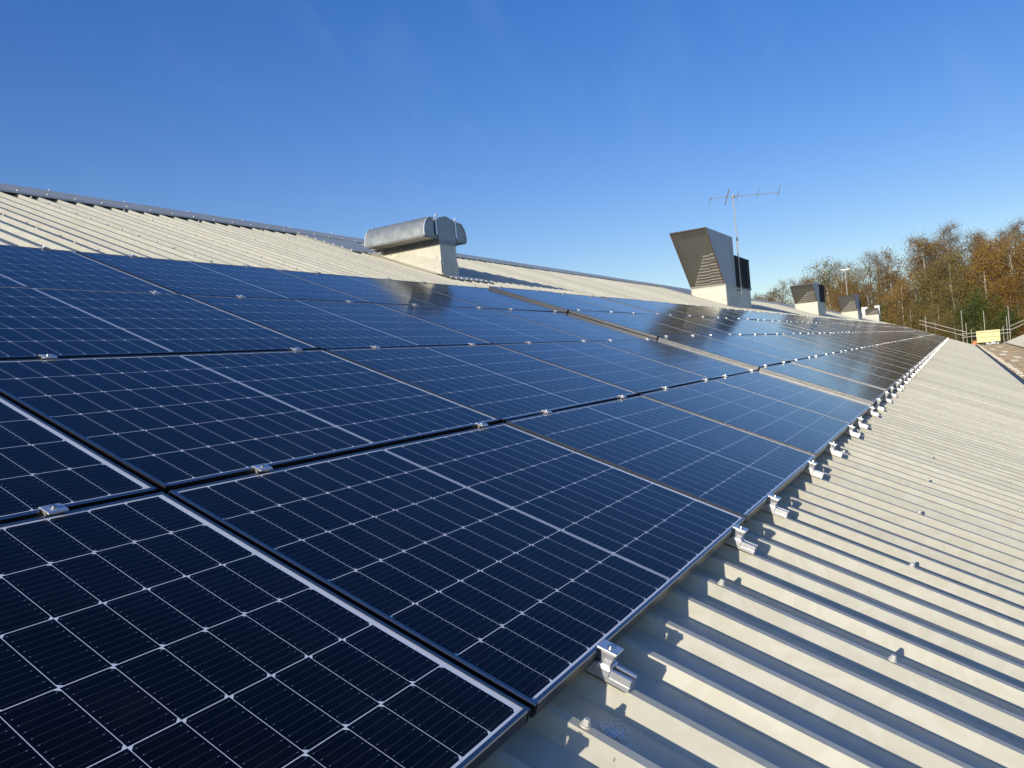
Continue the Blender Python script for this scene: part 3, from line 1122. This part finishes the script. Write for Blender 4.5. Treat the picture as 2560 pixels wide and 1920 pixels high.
def turret(label, x0, x1, yd, yu, zk, zt, own_kerb, n):
    e = empty('louvre_turret', (0, 0, 0), label=label, cat='louvre turret', group='dark louvre turrets behind the cowls')
    if own_kerb:
        m = MB()
        kerb(m, x0 + .06, x1 - .10, yd + .006, yu, zk)
        m.build('kerb', M['kerb'], e, bevel=.005)
    m = MB()
    m.box(x0 - .01, x1 + .02, yd - .015, yu + .015, zk, zk + .035)
    m.box(x0 - .01, x1 + .02, yd - .015, yu + .015, zt - .03, zt)
    for (x, y) in ((x0, yd), (x1 - .04, yd), (x0, yu - .04), (x1 - .04, yu - .04)):
        m.box(x, x + .04, y, y + .04, zk + .035, zt - .03)
    m.build('louvre_frame', M['louvre'], e)
    m = MB()
    dz = (zt - zk - .07) / n
    for k in range(n):
        z = zk + .04 + dz * k
        o = .055
        # blades slope outwards and down on all four sides
        m.hexa([(x0 + .03, yd - .012, z), (x1 - .03, yd - .012, z), (x1 - .03, yd + o, z + dz * .75), (x0 + .03, yd + o, z + dz * .75),
                (x0 + .03, yd - .012, z + .007), (x1 - .03, yd - .012, z + .007), (x1 - .03, yd + o, z + dz * .75 + .007), (x0 + .03, yd + o, z + dz * .75 + .007)])
        m.hexa([(x0 + .03, yu + .012, z), (x1 - .03, yu + .012, z), (x1 - .03, yu - o, z + dz * .75), (x0 + .03, yu - o, z + dz * .75),
                (x0 + .03, yu + .012, z + .007), (x1 - .03, yu + .012, z + .007), (x1 - .03, yu - o, z + dz * .75 + .007), (x0 + .03, yu - o, z + dz * .75 + .007)])
        for (xa, s) in ((x0, 1), (x1, -1)):
            m.hexa([(xa - s * .012, yd + .03, z), (xa + s * o, yd + .03, z + dz * .75), (xa + s * o, yu - .03, z + dz * .75), (xa - s * .012, yu - .03, z),
                    (xa - s * .012, yd + .03, z + .007), (xa + s * o, yd + .03, z + dz * .75 + .007), (xa + s * o, yu - .03, z + dz * .75 + .007), (xa - s * .012, yu - .03, z + .007)])
    m.build('louvre_blades', M['louvre'], e)
    m = MB()
    m.box(x0 + .08, x1 - .08, yd + .08, yu - .08, zk + .035, zt - .03)
    m.build('core', M['inside'], e)
    return e


cowl('tall grey cowl with a tilted mesh mouth beside the television aerial', 23.19, 24.60, 5.422, 6.53, 2.72, (23.12, 2.80), (21.43, 4.35), 24.55, 4.38, 26.6, 10)
turret('dark slatted louvre box behind the tall cowl', 24.66, 26.70, 5.43, 6.50, 2.72, 3.79, True, 17)
cowl('squat cowl with pale sloping cap, next beyond the tall cowl', 41.80, 44.40, 5.427, 6.55, 2.80, (41.76, 2.83), (40.70, 3.70), 42.65, 3.86, 44.6, 5)
turret('dark louvre box joined to the squat pale-capped cowl', 42.70, 44.72, 5.44, 6.50, 2.80, 3.80, False, 16)
cowl('grey cowl under the tall lamp post, third along the roof', 62.75, 65.3, 5.618, 6.78, 2.88, (62.4, 2.91), (61.3, 4.01), 64.2, 4.06, 65.5, 5)
turret('dark louvre box behind the cowl under the lamp post', 64.25, 65.40, 5.63, 6.72, 2.86, 3.70, False, 13)
cowl('small low cowl farthest along the roof, beside white boxes', 82.7, 84.2, 5.749, 6.90, 2.95, (82.5, 2.98), (82.1, 3.54), 83.0, 3.56, 84.4, 3)
turret('dark louvre stub behind the farthest cowl', 83.05, 83.9, 5.76, 6.85, 2.95, 3.30, False, 7)

for (lab, y0, y1, z1, x) in (('white ventilation box left of the farthest cowl', 6.96, 7.50, 3.86, 85.3),
                             ('white ventilation box behind the right side of the farthest cowl', 5.84, 6.30, 3.90, 85.5)):
    e = empty('ventilation_box', (0, 0, 0), label=lab, cat='vent box', group='white ventilation boxes at the far gable')
    m = MB()
    kerb(m, x, x + .6, y0 + .03, y1 - .03, roof_z(y1) + .35)
    m.build('kerb', M['kerb'], e)
    m = MB()
    zt = roof_z(y1) + .35
    m.box(x - .03, x + .63, y0, y1, zt + .001, z1 - .04)
    m.box(x - .06, x + .66, y0 - .03, y1 + .03, z1 - .04, z1)
    for k in range(6):
        z = zt + .05 + k * .07
        if z < z1 - .1: m.box(x - .045, x - .03, y0 + .05, y1 - .05, z, z + .03)
    m.build('box', M['white'], e, bevel=.008)

# --- television aerial on the tall cowl
ae = empty('television_aerial', (24.82, 5.34, 2.58), label='thin television aerial on a tall mast beside the tall cowl', cat='aerial')
A0 = Vector((24.82, 5.34, 2.58))
m = MB()
m.tube((0.02, 0, -.08), (0.0, 0, 1.75), .024, n=8)
m.tube((0.0, 0, 1.75), (-.03, 0, 3.17), .019, n=8)
m.build('mast', M['mast'], ae)
m = MB()
for z in (.05, .16, .95):
    m.box(-.05, .06, -.035, .10, z - .012, z + .012)
m.tube((.0, -.01, 1.68), (.0, -.01, 1.80), .032, n=8)
m.build('mast_bracket', M['aerial'], ae)
bd = Vector((.50, -.866, 0))
top = Vector((-.03, 0, 3.16))
m = MB()
m.tube(top - bd * .77, top + bd * 1.55, .011, n=6)
m.build('boom', M['mast'], ae)
ed = Vector((0.16, -.28, .92)).normalized()
for (s, l0, l1, r) in ((-.74, -.27, .05, .008), (-.20, -.27, .27, .017), (.15, -.17, .19, .008), (.82, -.12, .19, .008), (1.52, -.14, .26, .008)):
    m = MB()
    c = top + bd * s
    m.tube(c + ed * l0, c + ed * l1, r, n=6)
    m.tube(c - Vector((0, 0, .02)), c + Vector((0, 0, .035)), .022, n=6)
    m.build('element', M['aerial'], ae)
m = MB()
m.box(-.085, .02, -.05, .03, 3.12, 3.20)
m.build('junction_clamp', M['aerial'], ae)

# ------------------------------------------------------------------ low roof in the valley and the bay beyond
low = empty('valley_roof', (40, -3.5, -1.1), label='low brown tiled roof in the valley between two metal roofs', cat='low roof')
LB = Vector((40, -3.5, -1.1))
ZL = -1.05
m = MB()
m.box(-6, 87, -4.95, -2.12, ZL - .10, ZL - .035)
m.build('deck', M['brown'], low).location = -LB
m = MB()                              # lapped tiles: each course shows its butt end towards the near end
rd = random.Random(14)
ys = [-2.42, -2.86, -3.22, -3.58, -3.94, -4.30, -4.62, -4.93]
for ya, yb_ in zip(ys[:-1], ys[1:]):
    x = -6 + rd.uniform(0, .3)
    while x < 86.6:
        d = .38 + rd.uniform(-.01, .01)
        t = rd.uniform(-.004, .006)
        m.hexa([(x, yb_ + .012, ZL - .03), (x + d + .04, yb_ + .012, ZL - .03), (x + d + .04, ya - .006, ZL - .03), (x, ya - .006, ZL - .03),
                (x, yb_ + .012, ZL + .012 + t), (x + d + .04, yb_ + .012, ZL - .016 + t), (x + d + .04, ya - .006, ZL - .016 + t), (x, ya - .006, ZL + .012 + t)])
        x += d
m.build('lapped_tiles', M['brown'], low).location = -LB
m = MB()
for (xa, n_, ya) in ((41.5, 6, 1), (45.5, 8, 2), (52, 7, 1), (57, 9, 2), (66, 10, 1), (38.5, 5, 4), (72, 10, 3)):
    for q in range(n_):
        x = xa + .38 * q
        m.hexa([(x, ys[ya + 1] + .02, ZL - .01), (x + .40, ys[ya + 1] + .02, ZL - .01), (x + .40, ys[ya] - .02, ZL - .01), (x, ys[ya] - .02, ZL - .01),
                (x, ys[ya + 1] + .02, ZL + .024), (x + .40, ys[ya + 1] + .02, ZL + .002), (x + .40, ys[ya] - .02, ZL + .002), (x, ys[ya] - .02, ZL + .024)])
m.build('pale_tiles', M['patch'], low).location = -LB
m = MB()
m.box(-6, 87, -2.40, -2.13, ZL - .03, ZL + .005)
m.hexa([(70, -2.40, ZL + .03), (87, -2.40, ZL + .03), (87, -2.2, ZL + .03), (70, -2.2, ZL + .03),
        (70, -2.40, ZL + .06), (87, -2.40, ZL + .10), (87, -2.2, ZL + .10), (70, -2.2, ZL + .06)])
m.build('gutter_flashing', M['lead'], low).location = -LB

blk = MB()
blk.box(-.08, .08, -.095, .095, 0, .055)
blk.box(-.05, .05, -.08, .08, .0552, .064)
blk_me = blk.mesh('gutter_block', M['slab'])
bx = [30.47, 32.07, 33.57, 35.37, 37.19, 38.46, 39.97, 41.63, 42.99, 44.79, 46.4, 48.33, 50.3, 52.51, 54.6, 56.7, 58.7, 61.4, 64.1, 66.97, 70, 73, 76, 79, 82, 85.5]
bx = [27.3, 28.9] + bx
rg = random.Random(8)
for k, x in enumerate(bx):
    o = bpy.data.objects.new('gutter_block', blk_me)
    COL.objects.link(o)
    o.location = (x, -2.53 + rg.uniform(-.02, .02), ZL + .001)
    o.rotation_euler = (0, 0, rg.uniform(-.10, .10))
    o.scale = (1, rg.uniform(.85, 1.15), rg.uniform(.9, 1.2))
    n_ = len(bx) - k
    prop(o, 'pale block on the brown valley roof, %s from the far scaffold' % (nth(n_) if n_ > 1 else 'first'), 'block', 'row of pale blocks in the roof valley')

nb = empty('neighbouring_bay', (40, -9, -7.5), label='pale metal roof of the next bay rising at the right edge', cat='building')
NBL = Vector((40, -9, -7.5))
m = MB()
yn = -4.72
pf = rib_profile(U0, 87.0)
for (a, b) in zip(pf[:-1], pf[1:]):
    def Q(u, v, n):
        p = W(u, v, n - NR)
        return Vector((p.x, yn - p.y, p.z - 0.93)) - NBL
    m.poly([Q(a[0], 0, a[1]), Q(b[0], 0, b[1]), Q(b[0], 7.5, b[1]), Q(a[0], 7.5, a[1])])
m.build('roof_sheet', M['roof'], nb)
m = MB()
ex = yn - 7.5 * CS
m.prism([(yn - .15, -7.5), (yn - .15, -1.03), (ex, -1.03 + 7.4 * SN), (ex - .1, -7.5)], U0, 86.9, axis='x')
m.build('wall', M['wall'], nb).location = -NBL

# ------------------------------------------------------------------ scaffold at the far end
XS = 87.4


def scaffold(label, tubes, name='scaffold_guardrail', group=None):
    """each tube (name, p, q): poles and rails are parts of the one bolted frame"""
    p0 = Vector(tubes[0][1])
    e = empty(name, p0, label=label, cat='scaffold', group=group)
    for nm, p, q in tubes:
        m = MB()
        p, q = Vector(p) - p0, Vector(q) - p0
        m.tube(p, q, .031, n=8)
        m.build(nm, M['tube'], e)
    for nm, p, q in tubes:
        if nm == 'pole': continue
    return e


scaffold('sloping scaffold guardrail above the far gable of the panelled roof', [
    ('pole', (XS, 1.86, -7.5), (XS, 1.88, 2.35)),
    ('pole', (XS, -1.30, -7.5), (XS, -1.29, 2.55)),
    ('pole', (XS + 1.2, -1.62, -7.5), (XS + 1.2, -1.62, 1.30)),
    ('rail', (XS - .06, 2.46, 2.02), (XS - .06, -1.55, .38)),
    ('rail', (XS - .06, 2.46, 1.63), (XS - .06, -1.52, -.02))])
scaffold('level scaffold guardrail behind the yellow board', [
    ('pole', (XS + .2, -3.19, -7.5), (XS + .2, -3.17, 2.33)),
    ('pole', (XS + .9, -2.02, -7.5), (XS + .9, -2.02, .62)),
    ('pole', (XS + .9, -4.72, -7.5), (XS + .9, -4.72, .62)),
    ('rail', (XS + .14, -1.15, .22), (XS + .14, -5.30, .30)),
    ('rail', (XS + .14, -1.15, -.12), (XS + .14, -5.30, -.02))])
scaffold('scaffold guardrail climbing the next bay at the right edge', [
    ('pole', (XS, -5.23, -7.5), (XS, -5.21, 2.53)),
    ('pole', (XS + .9, -5.06, -7.5), (XS + .9, -5.06, 1.55)),
    ('pole', (XS, -8.9, -7.5), (XS, -8.9, 3.6)),
    ('rail', (XS - .06, -5.20, .56), (XS - .06, -9.2, 2.16)),
    ('rail', (XS - .06, -5.22, .20), (XS - .06, -9.2, 1.80))])

yb = empty('yellow_board', (87.2, -3.4, -.80), label='yellow slotted board standing against the far scaffold', cat='board')
m = MB()
m.box(0, .05, -.99, .985, 0.02, 1.17)
m.build('board', M['yellow'], yb, bevel=.008)
m = MB()
ry = random.Random(2)
for (z, hs) in ((.98, .10), (.50, .08)):
    for y in (-.86, -.72, -.55, -.38, -.20, .02, .22, .45, .60, .88):
        m.box(-.012, -.0015, y - .028, y + .028 + ry.uniform(0, .02), z - hs / 2 * ry.uniform(.5, 1), z + hs / 2)
m.build('slots', M['dark'], yb)

wb = empty('white_sheet_bundle', (86.9, -3.7, ZL), label='crumpled white sheet lying in front of the yellow board', cat='sheet')
m = MB()
rw_ = random.Random(9)
N = 14
ring = []
for a in range(N):
    for b in range(6):
        x = -.35 + .14 * b
        y = -.72 + 1.44 * a / (N - 1)
        h = (.30 + .16 * math.sin(a * 1.3) + rw_.uniform(-.05, .05)) * math.sin(math.pi * (b + .3) / 5.6) * max(.15, math.sin(math.pi * (a + .4) / (N - .2)))
        ring.append((x, y, max(.0, h)))
for a in range(N - 1):
    for b in range(5):
        m.poly([ring[a * 6 + b], ring[(a + 1) * 6 + b], ring[(a + 1) * 6 + b + 1], ring[a * 6 + b + 1]])
m.build('sheet', M['white'], wb)
for q in ((-.45, -.30, -.86, -.52, 0, .16), (-.45, -.33, .52, .78, 0, .14), (-.42, -.36, -.40, .10, 0, .07)):
    m = MB()
    m.box(*q)
    m.build('weight', M['dark'], wb, bevel=.02)

ob = empty('orange_bundle', (88.2, -2.25, -.95), label='small rounded orange bundle left of the yellow board', cat='bundle')
m = MB()
for k in range(6):
    t0, t1 = k / 6 * math.pi / 2, (k + 1) / 6 * math.pi / 2
    for q in range(12):
        a0, a1 = q / 12 * 2 * math.pi, (q + 1) / 12 * 2 * math.pi
        P = lambda t, a: (.30 * math.cos(t) * math.cos(a), .33 * math.cos(t) * math.sin(a) * (1 + .1 * math.sin(3 * a)), .42 * math.sin(t) * (1 + .06 * math.cos(5 * a)))
        m.poly([P(t0, a0), P(t0, a1), P(t1, a1), P(t1, a0)])
m.build('bag', M['orange'], ob)
m = MB()
m.box(-.35, .35, -.4, .4, -.06, -.001)
m.build('board', M['slab'], ob)
# boarded lift that carries the bundle and the board
m = MB()
for k in range(5):
    m.box(87.05 + .24 * k, 87.27 + .24 * k, -5.3, -1.2, -1.055, -1.015)
o = m.build('scaffold_deck', M['slab'])
prop(o, 'timber scaffold deck at the far end of the valley', 'scaffold deck')

# lamp post beyond the roof
lp = empty('lamp_post', (100, 10.34, -7.5), label='tall thin lamp post with a pale flat head behind the third cowl', cat='lamp post')
m = MB()
m.tube((0, 0, 0), (0, 0, 16.6), .075, .04, n=10)
m.build('pole', M['mast'], lp)
for s in (-1, 1):
    m = MB()
    m.hexa([(-.12, s * .02, 16.55), (.12, s * .02, 16.55), (.12, s * .50, 16.62), (-.12, s * .50, 16.62),
            (-.12, s * .02, 16.75), (.12, s * .02, 16.75), (.12, s * .50, 16.78), (-.12, s * .50, 16.78)])
    m.build('lamp_head', M['lampwhite'], lp, bevel=.02)


# ------------------------------------------------------------------ autumn trees
def tree_meshes(name, seed, H, spread, bark, leaf, n_limb=26, tips=4, per=7, lsize=.16, lean=.05, start=.25, droop=0.0, stems=1,
                cl=.36, shape='oval', twig=True, dens=1.0):
    R = np.random.default_rng(seed)
    wood = MB()
    LV, LF = [], []

    def limb(p, d, length, r, nseg, wob, up):
        pts = [p]
        for k in range(nseg):
            d = d + R.normal(0, wob, 3) + np.array([0, 0, up])
            d = d / np.linalg.norm(d)
            p = p + d * length / nseg
            pts.append(p)
        for k in range(nseg):
            ra, rb_ = r * (1 - k / nseg * .8), r * (1 - (k + 1) / nseg * .8)
            wood.tube(pts[k], pts[k + 1], max(ra, .006), max(rb_, .006), n=6 if r > .05 else (4 if r > .02 else 3), cap=False, mi=0 if r > .10 else 1)
        return pts, d

    def leaves(c, n, s):
        for _ in range(n):
            o = np.clip(R.normal(0, s, 3), -1.6 * s, 1.6 * s)
            o[2] = o[2] * .8 - droop * abs(R.normal(0, .6)) * s * 2
            q = c + o
            a = R.normal(0, 1, 3); a[2] -= droop; a /= np.linalg.norm(a)
            b = np.cross(a, R.normal(0, 1, 3)); b /= np.linalg.norm(b) + 1e-9
            l, w_ = lsize * R.uniform(.6, 1.3), lsize * R.uniform(.4, .8)
            k = len(LV)
            LV.extend([tuple(q - a * l * .5), tuple(q + b * w_ * .5), tuple(q + a * l * .5), tuple(q - b * w_ * .5)])
            LF.append((k, k + 1, k + 2, k + 3))

    for st in range(stems):
        base = np.array([R.normal(0, .25), R.normal(0, .25), 0]) if stems > 1 else np.zeros(3)
        d0 = np.array([R.normal(0, lean), R.normal(0, lean), 1.0])
        hh = H * R.uniform(.85, 1.0) if st else H
        trunk, _ = limb(base, d0, hh, .011 * H + .03, 10, .045, .03)
        trunk = np.array(trunk)
        for k in range(n_limb // stems):
            t = start + (1 - start) * (k + R.uniform(0, 1)) / (n_limb // stems)
            i = min(9, int(t * 10)); f = t * 10 - i
            p = trunk[i] * (1 - f) + trunk[i + 1] * f
            az = k * 2.4 + R.uniform(-.5, .5)
            x = (t - start) / (1 - start)
            if shape == 'oval': ext = spread * (math.sin(math.pi * (.18 + .80 * x)) ** .8)
            elif shape == 'cone': ext = spread * (1.02 - x) ** .9
            else: ext = spread * (.55 + .45 * math.sin(math.pi * x)) * (1.15 - .45 * x)
            ext *= R.uniform(.65, 1.15)
            d = np.array([math.cos(az), math.sin(az), R.uniform(.35, 1.0)])
            d /= np.linalg.norm(d)
            pts, dd = limb(p, d, ext, .006 * H * (1 - .6 * x) + .01, 5, .16, .04 - droop * .08)
            for q in range(tips):
                j = R.integers(1, 6)
                pp = pts[j] if j < 5 else pts[5]
                d2 = dd + R.normal(0, .65, 3); d2[2] -= droop * .5
                d2 /= np.linalg.norm(d2)
                tl = ext * R.uniform(.25, .5) + .2
                tp, d3 = limb(np.array(pp), d2, tl, .018, 3, .25, -.05 * droop)
                if twig:
                    for _ in range(3):
                        d4 = d3 + R.normal(0, .7, 3); d4[2] -= droop * .8; d4 /= np.linalg.norm(d4)
                        limb(np.array(tp[R.integers(1, 4)]), d4, R.uniform(.5, 1.1), .009, 2, .25, 0)
                if R.uniform() < dens:
                    leaves(np.array(tp[2]), per, cl)
                    leaves(np.array(tp[3]), per, cl)
            if R.uniform() < dens: leaves(np.array(pts[4]), per, cl)
    wm = wood.mesh(name + '_trunk', [bark, M['twig']])
    lm = bpy.data.meshes.new(name + '_crown')
    lm.from_pydata(LV, [], LF)
    lm.materials.append(leaf)
    return wm, lm


TREES = {
    'gold': [tree_meshes('birch', s, 15, 3.4, M['birch_bark'], M['leaf_gold'], 50, 7, 22, .14, .06, .20, .35, 1 + (s % 2), .40, 'round') for s in (1, 2, 3)],
    'orange': [tree_meshes('birch', s, 15, 3.0, M['birch_bark'], M['leaf_orange'], 46, 7, 20, .14, .07, .25, .35, 2, .38, 'round') for s in (11, 12)],
    'rust': [tree_meshes('birch', 21, 13, 3.2, M['birch_bark'], M['leaf_rust'], 44, 7, 18, .14, .08, .2, .9, 1, .38, 'oval')],
    'olive': [tree_meshes('tree', s, 15, 3.8, M['birch_bark'], M['leaf_olive'], 50, 7, 20, .15, .05, .2, .2, 2, .44, 'round') for s in (31, 32)],
    'bare': [tree_meshes('bare_tree', s, 16, 3.6, M['grey_bark'], M['leaf_brown'], 60, 9, 6, .11, .05, .20, .0, 2, .32, 'oval', True, .85) for s in (41, 42)],
    'brown': [tree_meshes('tree', s, 15, 3.6, M['grey_bark'], M['leaf_brown'], 54, 8, 15, .13, .06, .18, .1, 2, .38, 'oval', True, .95) for s in (51, 52)],
    'dark': [tree_meshes('evergreen', 61, 15, 2.8, M['grey_bark'], M['leaf_dark'], 60, 6, 20, .18, .02, .1, .2, 1, .36, 'cone', False)],
    'green': [tree_meshes('bush', s, 8, 3.2, M['grey_bark'], M['leaf_green'], 44, 6, 20, .17, .1, .05, .0, 3, .40, 'round', False) for s in (71, 72)],
}
CAM = Vector(mw.translation)
F = 1916.448
GZ = -7.5


def at(px, py, xw):
    """point of the world plane X = xw seen at a photo pixel (used to measure positions)"""
    d = RW.transposed() @ Vector(((px - 1280) / F, (py - 960) / F, 1))
    return CAM + d * ((xw - CAM.x) / d.x)


TREE_LIST = [
    # px, top py, distance along the roof, kind, variant, width factor, label
    (1893, 722, 150, 'rust', 0, .75, 'small drooping rust-brown birch at the left end of the tree line'),
    (1925, 712, 148, 'rust', 0, .95, 'rust-brown birch, second from the left end of the tree line'),
    (1963, 690, 142, 'bare', 0, .85, 'thin leafless grey tree just left of the squat cowl'),
    (1990, 688, 136, 'brown', 0, .9, 'brown tree directly behind the left side of the squat cowl'),
    (2032, 684, 130, 'brown', 1, 1.0, 'grey-brown tree rising behind the squat pale-capped cowl'),
    (2066, 650, 126, 'olive', 0, 1.0, 'olive tree with a loose top between squat cowl and lamp post'),
    (2098, 648, 124, 'bare', 1, .9, 'half-bare tree whose twigs stand just left of the lamp head'),
    (2092, 690, 118, 'gold', 0, .95, 'golden birch low down behind the lamp post pole'),
    (2136, 662, 116, 'olive', 1, .95, 'olive-brown tree just right of the lamp post'),
    (2155, 704, 112, 'orange', 0, .75, 'short bright orange tree behind the third cowl'),
    (2180, 618, 122, 'bare', 0, .95, 'tall bare grey tree above the farthest cowl'),
    (2206, 655, 118, 'bare', 1, .85, 'shorter bare grey tree between the tall bare tree and orange birch'),
    (2232, 618, 113, 'orange', 1, .95, 'orange birch at the left edge of the dense wood'),
    (2280, 588, 112, 'orange', 0, 1.05, 'tall orange-topped birch with white forked trunk'),
    (2322, 567, 118, 'brown', 0, .95, 'tall grey-brown tree left of the two highest twiggy crowns'),
    (2360, 550, 120, 'bare', 1, 1.05, 'highest twiggy grey-brown tree above the sloping guardrail'),
    (2400, 566, 118, 'brown', 1, .95, 'grey-brown tree just left of the dark evergreen'),
    (2437, 578, 122, 'dark', 0, 1.0, 'dark evergreen showing its pointed top among golden birches'),
    (2458, 588, 112, 'gold', 1, 1.0, 'golden birch with pale trunk just right of the evergreen top'),
    (2420, 625, 108, 'olive', 0, .95, 'olive tree in front of the dark evergreen'),
    (2500, 563, 124, 'bare', 0, .9, 'grey twiggy tree near the top right corner of the wood'),
    (2532, 543, 126, 'bare', 1, 1.0, 'tallest grey twiggy tree at the right edge of the wood'),
    (2498, 612, 106, 'gold', 2, 1.0, 'golden birch with leaning white trunk above the yellow board'),
    (2548, 580, 104, 'gold', 0, 1.05, 'bright golden birch at the right edge above the next bay'),
    (2600, 570, 106, 'orange', 1, 1.1, 'orange birch partly cut by the right edge'),
    (2650, 560, 112, 'gold', 1, 1.1, 'golden birch beyond the right edge of the wood'),
    (2310, 660, 106, 'olive', 1, 1.0, 'olive tree above the left end of the sloping guardrail'),
    (2350, 640, 107, 'olive', 0, 1.0, 'olive-gold tree in the middle of the wood above the guardrail'),
    (2388, 690, 103, 'olive', 0, .9, 'low olive tree above the middle of the guardrail'),
    (2252, 690, 106, 'gold', 2, .9, 'shorter yellow-brown birch under the orange birches'),
    (2530, 680, 101, 'orange', 0, .85, 'rust-orange tree behind the scaffold at the right'),
    (2470, 690, 104, 'gold', 1, .9, 'golden tree between the two tall scaffold poles'),
    (2436, 745, 98, 'green', 0, .8, 'bright green bush behind the tall scaffold pole'),
    (2470, 775, 99, 'olive', 1, .6, 'low olive tree directly behind the yellow board'),
    (2215, 765, 110, 'green', 0, .9, 'dark green bush at the foot of the bare grey trees'),
    (2270, 760, 104, 'olive', 1, .8, 'low olive-brown tree at the gable edge of the panels'),
    (2330, 755, 101, 'olive', 1, .6, 'low olive tree below the left end of the guardrail'),
    (2385, 770, 99, 'olive', 0, .7, 'low olive tree under the right end of the sloping guardrail'),
    (2510, 768, 100, 'olive', 0, .6, 'low olive tree behind the far right scaffold poles'),
    (2555, 755, 100, 'gold', 1, .75, 'low golden birch just above the next bay'),
    (2140, 770, 118, 'brown', 1, .8, 'low brown tree behind the third cowl'),
    (2060, 765, 132, 'olive', 0, .8, 'low olive tree right of the squat cowl'),
    (1945, 745, 150, 'brown', 0, .8, 'low brown tree between the rust birches and squat cowl'),
]
rt = random.Random(77)
NAMES = {'gold': 'birch_tree', 'orange': 'birch_tree', 'rust': 'birch_tree', 'olive': 'leafy_tree', 'bare': 'bare_tree', 'brown': 'leafy_tree',
         'dark': 'evergreen_tree', 'green': 'bush'}
HGT = {'gold': 15, 'orange': 15, 'rust': 13, 'olive': 15, 'bare': 16, 'brown': 15, 'dark': 15, 'green': 8}
for (px, py, xw, kind, var, wf, lab) in TREE_LIST:
    p = at(px, py, xw)
    s = (p.z - GZ) / (HGT[kind] * 1.06)
    e = empty(NAMES[kind], (p.x, p.y, GZ), (0, 0, rt.uniform(0, 6.28)), label=lab, cat='bush' if kind == 'green' else 'tree', group='autumn trees beyond the far gable')
    sw_ = (0.45 * s + .55) * wf if kind != 'green' else s * wf
    e.scale = (sw_, sw_, s)
    wm, lm = TREES[kind][var]
    for nm, me in (('trunk', wm), ('crown', lm)):
        o = bpy.data.objects.new(nm, me)
        COL.objects.link(o)
        o.parent = e
